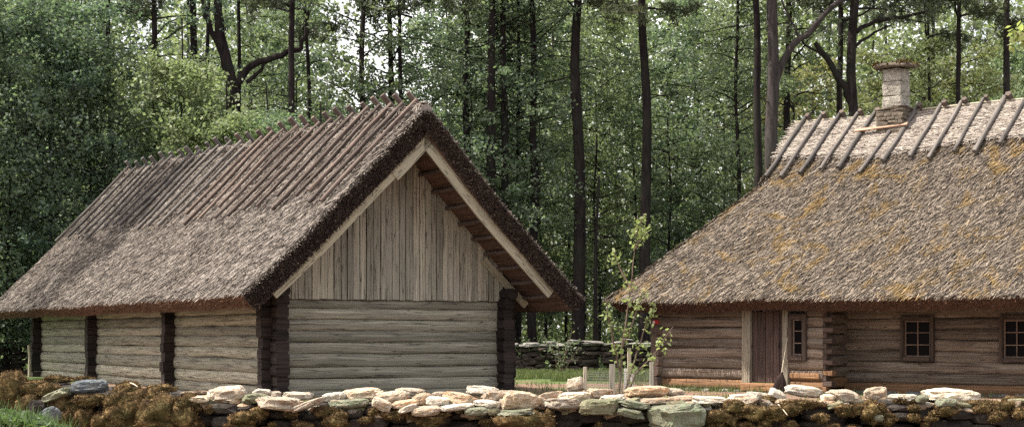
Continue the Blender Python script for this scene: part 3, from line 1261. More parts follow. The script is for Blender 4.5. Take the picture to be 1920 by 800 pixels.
def masonry(mb, hw, z0, z1, rowh, rng, mi=0):
    z = z0
    while z < z1 - .01:
        h = min(rowh * rng.uniform(.85, 1.15), z1 - z)
        if z1 - z - h < .06:
            h = z1 - z
        for sx in range(4):
            x = -hw
            while x < hw - .01:
                w = min(rng.uniform(.28, .62) * (rowh / .3 + .3), hw - x)
                if hw - x - w < .1:
                    w = hw - x
                c = [(x + w / 2, -hw + .08), (hw - .08, x + w / 2), (-(x + w / 2), hw - .08), (-hw + .08, -(x + w / 2))][sx]
                dim = (w * 1.03, .2, h * 1.02) if sx % 2 == 0 else (.2, w * 1.03, h * 1.02)
                v, f = stone_shape(2, rng, 2, .035, .22)
                v = v * np.array(dim) / 2 + np.array([c[0], c[1], z + h / 2])
                mb.add(v.tolist(), f, None, float(rng.uniform(.2, 1)), mi)
                x += w
        z += h
    mb.box((0, 0, (z0 + z1) / 2), (1, 0, 0), (0, 1, 0), (0, 0, 1), hw * 2 - .14, hw * 2 - .14, z1 - z0 - .02, .1, mi)


rng = np.random.default_rng(3)
ztop = house_z(1680, 131, cy)
zmid = house_z(1680, 205, cy)
mb = MB()
masonry(mb, .25, zmid, ztop, .34, rng)
mb.build('shaft', [M['chimney']], ch)
mb = MB()
masonry(mb, .36, zmid - .72, zmid - .03, .10, rng)
mb.build('base', [M['chimney_base']], ch)
mb = MB()
v, f = stone_shape(3, rng, 4, .03, .3)
mb.add((v * np.array((.41, .41, .045)) + np.array((0, 0, zmid))).tolist(), f)
mb.build('ledge', [M['chimney_base']], ch)
mb = MB()
v, f = stone_shape(3, rng, 4, .05, .35)
v = v * np.array((.47, .47, .06))
v[:, 2] += .05 * (1 - (v[:, 0] ** 2 + v[:, 1] ** 2) / .3)
mb.add((v + np.array((0, 0, ztop + .05))).tolist(), f)
P = v[rng.integers(0, len(v), 1500)] + np.array((0, 0, ztop + .06))
P = P[P[:, 2] > ztop + .05]
mb.quads(straws(P, unit(rng.normal(size=P.shape)), np.tile(np.array([[0, 0, 1.]]), (len(P), 1)), rng, (.04, .12), (.01, .02)), rng.uniform(0, 1, len(P)), 1)
mb.build('cap', [M['chimney_base'], M['moss']], ch)

# log walls of the house: the entrance bay stands forward, the living part is set back
REC = 1.1
sA1 = house_s(1548, 0)                  # right end of the entrance bay
hrow = 0.247
door_s0, door_s1 = house_s(1413, 0), house_s(1472, 0)
fr_s0, fr_s1 = house_s(1397, 0), house_s(1486, 0)
w1_s0, w1_s1 = fr_s1, house_s(1518, 0)


def wall_rows(mb, segs, yl, z0, nrow, orange=(), notch=()):
    for i in range(nrow):
        zc = z0 + hrow * (i + .5)
        for (a, b, zlo, zhi) in segs:
            if zlo <= zc <= zhi:
                p0, p1 = Vector((a, yl, zc)), Vector((b, yl, zc))
                before = len(mb.mi)
                log_row(mb, (a, yl), (b, yl), hrow / 2 * 1.05, zc, 1)
                if i in orange:
                    for q in range(before, len(mb.mi)):
                        mb.mi[q] = 2


wtop = 2.55
win1_zb, win1_zt = house_z(1500, 675, 0), house_z(1500, 588, 0)
door_zb = house_z(1440, 716, 0)
door_zt = house_z(1440, 584, 0)
mb = MB()
wall_rows(mb, [(-.10, fr_s0 + .02, 0, 9), (fr_s0, fr_s1, -1, door_zb - .1), (fr_s1 - .02, sA1, -1, win1_zb), (w1_s1 - .03, sA1, win1_zb, 9)],
          0, 0.05, 10, (0, 1) if False else (0,))
mb.build('entrance_wall', [M['log_brown'], M['log_brown_end'], M['log_orange']], house)
# second course near the corner is pale orange too
mb = MB()
mb.box(((fr_s1 + sA1) / 2 - .05, -.02, 0.05 + hrow * 1.45), (1, 0, 0), (0, 1, 0), (0, 0, 1), sA1 - fr_s1 - .1, .24, .19, .9, 0, .05, .004)
mb.build('repair_log', [M['log_orange']], house)
# squared, lapped log ends on the bay's right corner
mb = MB()
for i in range(20):
    zc = 0.05 + hrow * .5 * (i + .5)
    lap = .09 + .16 * (i % 2) + random.uniform(-.02, .02)
    mb.box((sA1 + lap / 2 - .02, -.015, zc), (1, 0, 0), (0, 1, 0), (0, 0, 1), lap, .19, hrow * .5 * .94, None, 1 if i in (0, 3) else 0, .012)
mb.build('corner_stack', [M['log_brown_end'], M['log_orange']], house)
# return wall, facing right, and its round ends
mb = MB()
for i in range(10):
    before = len(mb.mi)
    log_row(mb, (sA1 - .10, .08), (sA1 - .10, REC + .05), hrow / 2 * 1.03, 0.03 + hrow * (i + .95), 1, tint=.25)
    if i == 0:
        for q in range(before, len(mb.mi)):
            mb.mi[q] = 2
mb.build('return_wall', [M['log_brown'], M['log_brown_end'], M['log_orange']], house)
# recessed wall with two windows
sB0 = sA1 - .05
w2 = (house_s(1695, REC), house_s(1757, REC), house_z(1726, 677, REC), house_z(1726, 592, REC))
w3 = (house_s(1880, REC), house_s(1943, REC), house_z(1910, 679, REC), house_z(1910, 590, REC))
mb = MB()
wall_rows(mb, [(sB0, 15.8, -1, w2[2] + .0), (sB0, w2[0] + .03, w2[2], w2[3]), (w2[1] - .03, w3[0] + .03, w2[2], w2[3]), (w3[1] - .03, 15.8, w2[2], w2[3]),
               (sB0, 15.8, w2[3], 9)], REC, 0.0, 11, (0,))
mb.build('front_wall', [M['log_brown'], M['log_brown_end'], M['log_orange']], house)
mb = MB()
for i in range(10):
    zc = hrow * (i + 1.0) - .02
    log_row(mb, (0.08, -.30), (0.08, 9.6), hrow / 2 * 1.03, zc, 1)
mb.build('end_wall', [M['log_brown'], M['log_brown_end']], house)
mb = MB()
for i in range(10):
    log_row(mb, (0, 9.4), (15.8, 9.4), hrow / 2 * 1.05, hrow * (i + .5), 1)
for i in range(10):
    log_row(mb, (15.7, REC), (15.7, 9.4), hrow / 2 * 1.05, hrow * (i + .9), 1)
mb.build('back_wall', [M['log_brown'], M['log_brown_end']], house)
mb = MB()
rng = np.random.default_rng(9)
s = -.2
while s < 15.8:
    w = rng.uniform(.4, .8)
    yl = 0 if s < sA1 - .3 else REC
    put_stone(mb, (s + w / 2, yl + .02, 0.0), (w, .45, .16), rng, .03)
    s += w
    if yl == 0 and s >= sA1 - .3:
        mb.build('plinth', [M['stone_cap']], house)
        mb = MB()
mb.build('plinth', [M['stone_cap']], house)

# door
dr = bpy.data.objects.new('door', None)
COL.objects.link(dr)
dr.parent = house
dr.location = (door_s0, -.03, door_zb)
dw, dh = door_s1 - door_s0, door_zt - door_zb
mb = MB()
x = 0.0
for w in (.17, .25, .24, .2, .14):
    w = w / 1.0 * dw
    mb.box((x + w / 2, 0, dh / 2), (0, 0, 1), (1, 0, 0), (0, -1, 0), dh, w - .012, .04, None, 0, .006)
    x += w
mb.box((dw / 2, .035, dh / 2), (0, 0, 1), (1, 0, 0), (0, -1, 0), dh - .02, dw - .02, .02, 0)
mb.build('panel', [M['door']], dr)
mb = MB()
mb.tube([(dw * .88, -.03, dh * .48), (dw * .88, -.075, dh * .49), (dw * .88, -.075, dh * .56), (dw * .88, -.03, dh * .57)], .009, 6, .5)
mb.build('handle', [M['iron']], dr)
for a, b, zb_ in ((fr_s0, door_s0 - .004, .0), (door_s1 + .004, fr_s1 - .03, -.03)):
    mb = MB()
    z0 = door_zb - .06 + zb_
    mb.box(((a + b) / 2, -.10, (z0 + door_zt + .08) / 2), (0, 0, 1), (1, 0, 0), (0, -1, 0), door_zt + .08 - z0, b - a, .12, .75, 0, .012, .003)
    mb.build('door_jamb', [M['frame_pale']], house)
mb = MB()
mb.box(((fr_s0 + fr_s1) / 2, -.10, door_zt + .12), (1, 0, 0), (0, -1, 0), (0, 0, 1), fr_s1 - fr_s0 + .1, .13, .10, .4, 0, .01)
mb.build('door_lintel', [M['frame_brown']], house)
mb = MB()
mb.box(((fr_s0 + door_s1) / 2 + .02, -.13, door_zb - .12), (1, 0, 0), (0, -1, 0), (0, 0, 1), door_s1 - fr_s0 + .05, .16, .20, .7, 0, .02, .004)
mb.build('threshold', [M['log_orange']], house)


def window(s0, s1, z0, z1, yl, cols, rowsn, fw=.085, name='window'):
    wr = bpy.data.objects.new(name, None)
    COL.objects.link(wr)
    wr.parent = house
    wr.location = ((s0 + s1) / 2, yl - .09, z0)
    w, h = s1 - s0, z1 - z0
    fr = MB()
    X, Y, Zv = (1, 0, 0), (0, -1, 0), (0, 0, 1)
    for sx in (-1, 1):
        fr.box((sx * (w / 2 - fw / 2), -.03, h / 2), Zv, X, Y, h, fw, .11, .4, 0, .01)
    fr.box((0, -.033, h - fw * .6), X, Y, Zv, w - 2 * fw + .002, .10, fw * 1.2, .4, 0, .01)
    fr.box((0, -.045, fw * .6), X, Y, Zv, w - 2 * fw + .002, .13, fw * 1.2, .5, 0, .01)
    fr.build('frame', [M['frame_brown']], wr)
    iw, ih, b0 = w - 2 * fw, h - 2.4 * fw, 1.2 * fw
    sa = MB()
    e = .032
    for sx in (-1, 1):
        sa.box((sx * (iw / 2 - e / 2 - .002), 0, b0 + ih / 2), Zv, X, Y, ih - .004, e, .045, .6, 0, .004)
    for z in (b0 + e / 2 + .002, b0 + ih - e / 2 - .002):
        sa.box((0, .002, z), X, Y, Zv, iw - 2 * e, .045, e, .6, 0, .004)
    for c in range(1, cols):
        sa.box((-iw / 2 + iw * c / cols, .002, b0 + ih / 2), Zv, X, Y, ih - 2 * e, .024, .035, .9, 0, .003)
    for r in range(1, rowsn):
        sa.box((0, .004, b0 + ih * r / rowsn), X, Y, Zv, iw - 2 * e, .03, .022, .9, 0, .003)
    sa.build('sash', [M['sash']], wr)
    gl = MB()
    gl.box((0, .025, b0 + ih / 2), X, Y, Zv, iw - .01, .006, ih - .01, .5)
    gl.build('pane', [M['glass']], wr)
    bk = MB()  # dark sheet added behind the pane, stands in for the unlit room
    bk.box((0, .10, b0 + ih / 2), X, Y, Zv, iw, .02, ih, 0)
    bk.build('dark_backing', [M['dark_inside']], wr)
    return wr


window(w1_s0 - .02, w1_s1, win1_zb, win1_zt, -.02, 1, 3, .10)
window(*w2[:2], w2[2], w2[3], REC - .03, 2, 3)
window(*w3[:2], w3[2], w3[3], REC - .03, 2, 3)


def hpt(s, y, z):
    c, sn = math.cos(HR), math.sin(HR)
    return Vector((3.64 + s * c - y * sn, 39 + s * sn + y * c, z))


# red alarm box on the wall
ab = tag(empty('alarm_box', hpt(.14, -.31, 1.68), HR), 'tiny red and cream alarm box on the left end of the farmhouse wall', 'alarm box')
mb = MB()
mb.box((0, 0, 0), (1, 0, 0), (0, -1, 0), (0, 0, 1), .15, .06, .11, .5, 0, .012)
mb.build('case', [M['red']], ab)
mb = MB()
mb.box((-.04, -.035, -.005), (1, 0, 0), (0, -1, 0), (0, 0, 1), .05, .02, .06, .5, 0, .006)
mb.build('cover_plate', [M['cream_plastic']], ab)

# broom leaning at the door
bb = hpt(house_s(1463, -.35), -.42, 0.02)
bt = hpt(house_s(1477, -.17), -.185, house_z(1477, 632, -.17))
br = tag(empty('twig_broom', bb), 'dark twig broom on a pale stick leaning beside the plank door', 'broom')
mb = MB()
mid = (bt - bb)
mb.tube([mid * .30, mid * .65, mid], [.017, .016, .014], 8, .6)
mb.build('handle', [M['post_pale']], br)
mb = MB()
for i in range(150):
    a, r = random.random() * 6.28, math.sqrt(random.random())
    p0 = mid * .36 + Vector((math.cos(a) * .02, math.sin(a) * .02, 0))
    p1 = Vector((math.cos(a) * .20 * r, math.sin(a) * .12 * r, random.uniform(-.0, .06)))
    mb.tube([p0, p0.lerp(p1, .5) + Vector((math.cos(a) * .02, 0, 0)), p1], [.006, .005, .003], 4, None)
mb.tube([mid * .27, mid * .37], .04, 8, .2)
mb.build('bristles', [M['bristle']], br)

# pale stake at the barn's far corner
st = MB()
q = at(55, 700, 51.2)
st.tube([(0, 0, 0), (0.01, 0, .6), (-.02, 0, 1.05)], [.05, .048, .045], 8, .8, 0, None, True, .15)
o = st.build('stake', [M['post_pale']], None, (q.x, 51.2, 0))
tag(o, 'short pale grey stake standing upright against the far corner of the barn', 'stake')


# ------------------------------------------------------------------ near field wall
WZ = 17.0
KW = WZ / F


def wall_depth(px):
    return WZ + 0.9 * max(0, (700 - px) / 700) ** 1.5 - 0.15 * max(0, (px - 1300) / 600)


fw = tag(empty('field_wall', (0, WZ, 0)), 'low dry stone wall with brown moss cushions running across the front of both log buildings', 'stone wall')


def top_y(px):
    """height of the wall body (below its loose capping stones) as a photo row"""
    return float(np.interp(px, [-200, 0, 150, 330, 380, 1000, 1300, 1600, 1780, 1850, 2100], [722, 722, 728, 742, 758, 768, 772, 758, 756, 764, 760]))


rng = np.random.default_rng(77)
mb = MB()
px = -220.0
nodes = []
while px < 2140:
    w = rng.uniform(38, 84)
    Zw = wall_depth(px + w / 2)
    k = Zw / F
    X = (px + w / 2 - CX) * k
    ztop = EYE + (HY - top_y(px + w / 2)) * k
    gz_ = ground_z(X, Zw) - .08
    for lay in range(3):
        z = gz_
        while z < ztop - .03:
            h = min(rng.uniform(.08, .17), max(.06, ztop - z))
            dx = rng.uniform(-14, 14) * k
            put_stone(mb, (X + dx, Zw + .22 + lay * .30 + rng.uniform(-.06, .05), z + h / 2),
                      (w * k * rng.uniform(.9, 1.35), .46, h * 1.12), rng, .07)
            z += h * .96
    px += w * .92
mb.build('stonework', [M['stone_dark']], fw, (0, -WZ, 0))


def lump(mb, c, dim, rng, fuzz=1300, sub=3, big=.42):
    v, f = ICO[4 if max(dim) > .18 else sub]
    o = rng.uniform(0, 99, 3)
    P = np.empty_like(v)
    for i, q in enumerate(v):
        qs = Vector((q[0], q[1], q[2] * .6))
        k_ = 1 + big * noise.noise(qs * 1.5 + Vector(o)) - .34 * abs(noise.noise(qs * 3.0 + Vector(o))) + .12 + .10 * noise.noise(Vector(q * 11 + o))
        P[i] = q * k_
    P = P * np.array(dim) / 2
    t = [float(min(1, max(0, .40 + .45 * noise.noise(Vector(q * 1.4 + o)) + .35 * noise.noise(Vector(q * 7 + o)) + .9 * (abs(noise.noise(Vector((q[0], q[1], q[2] * .6)) * 3.0 + Vector(o))) - .15)))) for q in v]
    mb.add((P + np.array(c)).tolist(), f, None, t, 0, True)
    area = dim[0] * dim[2] + dim[0] * dim[1]
    n = int(fuzz * min(3.0, max(.3, area / .06)))
    idx = rng.integers(0, len(v), n)
    nn = unit(v[idx] / np.array(dim))
    w = rng.normal(0, .18, (n, 3))
    Pp = P[idx] + np.array(c) + rng.normal(0, 1, (n, 3)) * np.array(dim) * .03
    d = unit(nn + w * 2.2)
    s_ = unit(np.cross(d, rng.normal(size=(n, 3))))
    L = rng.uniform(.006, .017, n)[:, None]
    wd = rng.uniform(.002, .0045, n)[:, None]
    Q = np.stack([Pp - s_ * wd - d * .004, Pp + s_ * wd - d * .004, Pp + d * L + s_ * wd * .4, Pp + d * L - s_ * wd * .4], 1)
    mb.quads(Q, np.clip(rng.normal(.34, .26, n) + .35 * np.array(t)[idx], 0, 1))


def moss(px, py, w, h, dz=0.0, dpt=None, rng=np.random.default_rng(4)):
    Zw = wall_depth(px) + dz
    k = Zw / F
    mb = MB()
    if px < 380:
        py, h, w = py + 5, h * .82, w * 1.06
    c = ((px - CX) * k, Zw, EYE + (HY - py) * k)
    lump(mb, (0, 0, 0), (w * k, (dpt or min(w, 1.4 * h) * .8) * k, h * k), rng)
    mb.build('moss_cushion', [M['moss']], fw, (c[0], c[1] - WZ, c[2]))


mr = np.random.default_rng(51)
# the thick mossy left end: heaped cushions that hang down the face
for i in range(56):
    px = mr.uniform(-60, 372)
    ty = top_y(px) - 14
    dep = mr.uniform(0, 1) ** .8
    py = ty + dep * (806 - ty)
    if 100 < px < 205 and py < 760 or (px < 125 and py > 735 and mr.uniform() < .55):
        continue
    w = mr.uniform(26, 62)
    moss(px, py, w, w * mr.uniform(.65, 1.35), mr.uniform(-.10, .12) + (.10 - dep * .12), None, mr)
for (px, py, w, h, dz) in [(20, 708, 60, 20, .3), (110, 705, 50, 16, .4), (160, 704, 34, 10, .35), (60, 722, 70, 34, .05), (255, 738, 90, 26, .1),
                           (300, 724, 52, 18, .2), (185, 712, 20, 12, .1), (240, 770, 60, 60, -.1), (300, 765, 64, 70, -.12), (345, 775, 50, 60, -.08),
                           (130, 780, 36, 44, -.12), (160, 780, 34, 48, -.12), (200, 785, 46, 50, -.1), (175, 745, 60, 28, -.14), (225, 750, 50, 50, -.08),
                           (20, 745, 40, 44, -.05), (55, 752, 40, 40, -.06), (300, 790, 70, 40, -.16), (350, 750, 50, 40, -.05)]:
    moss(px, py, w, h, dz, None, mr)
# single cushions on the dark stone face further right
for (px, py, w, h, dz) in [(456, 783, 44, 22, -.14), (485, 774, 30, 22, -.14), (393, 766, 14, 14, -.06), (350, 768, 26, 28, -.1), (370, 760, 16, 12, -.05),
                           (570, 800, 34, 18, -.1), (625, 790, 40, 24, -.14), (610, 771, 40, 20, -.08), (450, 798, 50, 14, -.12), (700, 771, 20, 14, -.1),
                           (738, 778, 42, 14, -.1), (688, 787, 26, 12, -.08), (805, 787, 56, 14, -.12), (830, 776, 24, 10, -.12), (985, 792, 96, 40, -.2),
                           (960, 792, 40, 26, -.14), (1030, 776, 18, 16, -.12), (1375, 762, 40, 26, -.05), (1415, 772, 44, 26, -.12), (1345, 780, 46, 22, -.1),
                           (1372, 788, 18, 20, -.12), (1455, 772, 40, 26, -.1), (1440, 748, 36, 10, .1), (1500, 757, 70, 16, -.02), (1480, 768, 40, 20, -.1),
                           (1590, 768, 50, 20, -.08), (1632, 770, 34, 40, -.1), (1607, 766, 22, 20, -.1), (1655, 764, 14, 20, -.1), (1710, 782, 20, 14, -.12),
                           (1745, 784, 24, 10, -.12), (1750, 775, 16, 10, -.1), (1775, 768, 40, 20, -.1), (1840, 757, 60, 14, .05), (1880, 762, 60, 22, .0),
                           (1905, 750, 50, 14, .1), (1870, 778, 34, 16, -.06), (1700, 750, 46, 12, .02), (1715, 764, 22, 12, -.08), (1840, 766, 30, 14, -.05),
                           (1960, 752, 80, 18, .1), (2020, 756, 70, 20, .1), (1925, 770, 40, 20, -.06), (770, 778, 16, 10, -.1), (1540, 782, 30, 16, -.12),
                           (545, 775, 24, 12, -.1), (1220, 778, 10, 10, -.05)]:
    moss(px, py, w, h, dz, None, mr)
for i in range(34):
    px = mr.uniform(380, 1950)
    moss(px, mr.uniform(776, 806), mr.uniform(10, 30), mr.uniform(8, 16), -.11, None, mr)

# loose capping stones: photo column, row, width, height, tilt (deg), depth offset, material, label
STONES = [
    (165, 727, 66, 28, 4, .0, 'stone_blue', 'smooth blue-grey boulder bedded in the thick brown moss'),
    (105, 741, 50, 15, 22, -.12, 'stone_green', 'pale grey slab tilted up in the moss beside the blue-grey boulder'),
    (70, 768, 34, 36, -8, -.16, 'stone_dark', 'dark blocky stone half sunk in moss just above the green weeds'),
    (93, 780, 44, 30, 30, -.22, 'stone_blue', 'grey rock with a sloping face between the weeds and the moss cushions'),
    (365, 737, 54, 9, 0, .30, 'stone_orange', 'thin reddish slab lying at the back where the thick moss ends'),
    (363, 750, 58, 15, 2, -.05, 'stone_white', 'flat white slab where the thick moss gives way to bare stones'),
    (425, 739, 68, 28, 5, .08, 'stone_cream', 'large pale stone below the barn side wall, beside the flat white slab'),
    (478, 748, 48, 21, -4, -.02, 'stone_green', 'mottled block with a reddish end below the barn side wall'),
    (492, 736, 36, 13, -6, .38, 'stone_white', 'small angular stone at the back in front of the dark barn corner'),
    (517, 741, 20, 15, -12, .30, 'stone_cream', 'little triangular stone in front of the dark barn corner stack'),
    (522, 758, 80, 25, -4, -.14, 'stone_cream', 'wide grey-fronted slab jutting forward below the dark barn corner'),
    (577, 758, 64, 12, 20, -.16, 'stone_cream', 'narrow slab tipped up on edge below the left end of the gable wall'),
    (556, 742, 56, 15, 0, .22, 'stone_white', 'flat pale slab lying behind the narrow tipped-up slab'),
    (625, 745, 44, 18, 8, .15, 'stone_white', 'knobbly white stone behind, between the tipped slab and the rounded cream boulder'),
    (634, 760, 38, 17, 0, -.02, 'stone_green', 'greenish stone in front of the knobbly white one'),
    (678, 740, 74, 25, 4, .28, 'stone_cream', 'big rounded cream boulder at the back below the gable wall'),
    (660, 756, 62, 16, 4, -.02, 'stone_green', 'flat greenish slab in front of the big rounded cream boulder'),
    (733, 745, 62, 23, 6, .10, 'stone_cream', 'oblong tan stone with a flat face beside the big rounded cream boulder'),
    (768, 737, 56, 19, -2, .42, 'stone_cream', 'long round-ended stone at the back behind the oblong tan stone'),
    (715, 758, 36, 20, -24, -.12, 'stone_white', 'white wedge of stone poking forward over a tuft of moss'),
    (758, 757, 50, 14, 8, -.05, 'stone_orange', 'slim tan stone between the white wedge and the round pebble-like stone'),
    (791, 749, 35, 23, 14, .05, 'stone_orange', 'round pebble-like tan stone below the middle of the gable wall'),
    (765, 766, 36, 11, 22, -.18, 'stone_white', 'small whitish slab sloping down below the slim tan stone'),
    (828, 740, 36, 12, 0, .35, 'stone_orange', 'half hidden peach stone behind the oval white-topped stone'),
    (820, 752, 44, 17, -3, -.02, 'stone_white', 'oval white-topped stone between the round pebble-like stone and the domed one'),
    (862, 748, 64, 24, -6, .10, 'stone_orange', 'domed tan stone below the right half of the gable wall'),
    (856, 763, 66, 11, 6, -.14, 'stone_white', 'long thin white slab under the domed tan stone'),
    (798, 770, 54, 17, 4, -.18, 'stone_cream', 'flaky layered slab at the front under the oval white-topped stone'),
    (912, 757, 48, 15, -3, -.06, 'stone_white', 'smooth lens-shaped white stone at the end of the long thin slab'),
    (893, 771, 44, 15, 2, -.18, 'stone_green', 'grey-green lens-shaped stone lying under the smooth white one'),
    (925, 771, 24, 15, 0, -.10, 'stone_green', 'small grey-green stone wedged beside the lens-shaped ones'),
    (905, 733, 64, 18, -4, .45, 'stone_white', 'long white stone at the back before the right barn corner'),
    (936, 743, 62, 20, 3, .22, 'stone_orange', 'peach coloured stone just in front of the long white one'),
    (953, 759, 28, 14, 8, -.02, 'stone_orange', 'small peach stone tucked against the big lichen-spotted block'),
    (978, 752, 70, 36, -3, -.08, 'stone_cream', 'big block with a dark lichen spot below the gap between the buildings'),
    (967, 773, 64, 11, 4, -.20, 'stone_green', 'thin dark slab under the big lichen-spotted block'),
    (1030, 745, 56, 19, 8, .16, 'stone_orange', 'orange-stained stone behind the flat white-topped slabs'),
    (1075, 744, 58, 17, 3, .12, 'stone_white', 'clean white slab at the foot of the upright block'),
    (1056, 758, 66, 19, -3, -.10, 'stone_cream', 'pale slab with a hollowed top in front of the clean white slab'),
    (1079, 722, 30, 27, 12, .40, 'stone_cream', 'upright pale block standing highest, in front of the wire cage'),
    (1127, 738, 54, 19, -6, .34, 'stone_orange', 'orange wedge-shaped stone in front of the wire cage'),
    (1123, 764, 72, 31, 2, -.14, 'stone_green', 'large green-grey block with a ledge, under the orange wedge-shaped stone'),
    (1150, 746, 48, 10, 4, .10, 'stone_white', 'flat pale stone below the young apple tree'),
    (1213, 735, 80, 22, 2, .24, 'stone_orange', 'long rounded orange stone by the foot of the young apple tree'),
    (1190, 758, 54, 13, -9, -.10, 'stone_green', 'dark flat slab sloping down, upper one of two beside the huge block'),
    (1182, 774, 50, 14, -12, -.18, 'stone_green', 'dark flat slab sloping down, lower one of two beside the huge block'),
    (1228, 752, 64, 12, 3, .02, 'stone_orange', 'thin peach slab under the long rounded orange stone'),
    (1264, 735, 38, 14, -4, .30, 'stone_cream', 'small grey-topped stone at the end of the long rounded orange stone'),
    (1274, 779, 106, 50, 2, -.20, 'stone_green', 'huge mossy green block, the largest of all, at the bottom edge'),
    (1280, 747, 56, 12, 2, .15, 'stone_orange', 'flat peach slab resting on top of the huge green block'),
    (1333, 751, 64, 14, -3, .0, 'stone_white', 'long white slab between the huge green block and the moss cushions'),
    (1385, 745, 34, 12, 4, .26, 'stone_white', 'small white slab behind, left of the tilted grey-faced stone'),
    (1406, 751, 38, 18, 20, -.02, 'stone_cream', 'tilted grey-faced stone rising out of the moss'),
    (1420, 740, 40, 11, -4, .32, 'stone_white', 'flat white stone below the door threshold'),
    (1459, 739, 28, 18, -20, .10, 'stone_white', 'bright white wedge standing below the twig broom'),
    (1508, 733, 66, 20, -8, .26, 'stone_white', 'low domed white stone under the small entrance window'),
    (1553, 746, 24, 15, 0, .05, 'stone_white', 'small square white stone between the domed stone and the layered slab'),
    (1584, 743, 58, 22, -2, .12, 'stone_cream', 'thick layered slab below the corner of the entrance bay'),
    (1643, 737, 40, 22, 8, .10, 'stone_cream', 'upright cracked block with a stained front below the recessed wall'),
    (1692, 745, 54, 15, -2, .05, 'stone_white', 'flat bright slab with a shadowed front beside the cracked block'),
    (1730, 747, 22, 14, 14, -.06, 'stone_green', 'little green cube of stone beside the bright loaf-shaped boulder'),
    (1786, 743, 102, 27, -2, .26, 'stone_white', 'long bright loaf-shaped boulder under the middle window'),
    (1776, 755, 38, 17, 5, -.10, 'stone_green', 'greenish block leaning in front of the loaf-shaped boulder'),
    (1647, 783, 18, 11, -6, -.16, 'stone_green', 'tiny pale green stone showing low in the dark wall face'),
]
fr = np.random.default_rng(66)
fil = {'stone_cream': MB(), 'stone_green': MB(), 'stone_orange': MB()}
for i in range(150):
    px = fr.uniform(385, 1330) if i < 110 else fr.uniform(1330, 1960)
    if px < 620 and fr.uniform() < .5:
        continue
    Zs = wall_depth(px) + fr.uniform(-.02, .10)
    k = Zs / F
    lo = 784 if 700 < px < 1330 else 770
    py = fr.uniform(752, lo)
    w, h = fr.uniform(16, 44), fr.uniform(8, 15)
    put_stone(fil[['stone_cream', 'stone_green', 'stone_orange'][fr.integers(3)]], ((px - CX) * k, Zs - WZ + .08, EYE + (HY - py) * k),
              (w * k, .3, h * k), fr, .12)
for mt, mb in fil.items():
    mb.build('pale_stonework', [M[mt]], fw)
sr = np.random.default_rng(303)
for (px, py, w, h, tl, dz, mt, lab) in STONES:
    Zs = wall_depth(px) + dz
    k = Zs / F
    rnd = 'round' in lab or 'lens' in lab or 'loaf' in lab or 'dome' in lab or 'smooth' in lab or 'oval' in lab
    v, f = stone_shape(4 if w > 30 else 3, sr, 3 if rnd else 12, .08 if rnd else .115, .68 if rnd else .5)
    dep = max(.16, min(.55, w * k * sr.uniform(.6, .9)))
    v = v * np.array((w * k / 2 * 1.04, dep / 2, h * k / 2 * 1.06))
    R = rot_mat(sr.normal() * .05, -math.radians(tl), sr.normal() * .18)
    v = v @ R.T
    m_ = MB()
    m_.add(v.tolist(), f, None, float(sr.uniform(.3, .9)), 0, False)
    o = m_.build('loose_stone', [M[mt]], None, ((px - CX) * k, Zs + dep * .2, EYE + (HY - py) * k))
    tag(o, lab, 'stone', 'loose stones capping the near field wall')

# dry stalks on the moss
for (a, b, lab) in [((1459, 757), (1476, 777), 'pale dry twig lying on the moss below the door'), ((244, 717), (258, 724), 'pale bent straw sticking up from the moss before the barn side wall')]:
    mb = MB()
    pa, pb = at(a[0], a[1], wall_depth(a[0]) - .1), at(b[0], b[1], wall_depth(b[0]) - .22)
    mb.tube([Vector(), (pb - pa) * .5 + Vector((0, 0, .006)), pb - pa], [.006, .007, .004], 5)
    tag(mb.build('dry_twig', [M['straw_stick']], None, pa), lab, 'twig')

# ------------------------------------------------------------------ far field wall
bw = tag(empty('field_wall', (0, 57.5, 0)), 'dark dry stone wall with pale flat cap stones behind the two log buildings', 'stone wall')
rng = np.random.default_rng(88)
mb, cp = MB(), MB()
x = -26.0
while x < 16:
    w = rng.uniform(.3, .75)
    z = -.1
    H = 0.86 + .06 * math.sin(x) + (0.12 if x > 3 else 0)
    while z < H:
        h = rng.uniform(.09, .22)
        put_stone(mb, (x + rng.uniform(-.2, .2), 57.5 + rng.uniform(-.09, .09), z + h / 2), (w * rng.uniform(.8, 1.3), .6, h * 1.1), rng, .10)
        z += h
    n = rng.integers(1, 3)
    for q in range(n):
        put_stone(cp, (x + rng.uniform(-.2, .2), 57.45 + rng.uniform(-.06, .06), z + .05 + q * .08), (w * rng.uniform(.7, 1.3), .62, rng.uniform(.08, .13)), rng, .05)
    x += w * .85
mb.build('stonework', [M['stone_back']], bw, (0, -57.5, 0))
cp.build('cap_stones', [M['stone_cap']], bw, (0, -57.5, 0))

# ------------------------------------------------------------------ wire cage with a young apple tree
CZ = 30.0
cage = tag(empty('wire_cage', (at(1160, 700, CZ).x, CZ, 0)), 'small wire mesh cage on wooden posts around the young apple tree', 'fence')
cx0 = cage.location.x


def cpx(px, dz=0):
    return (px - CX) / F * (CZ + dz) - cx0


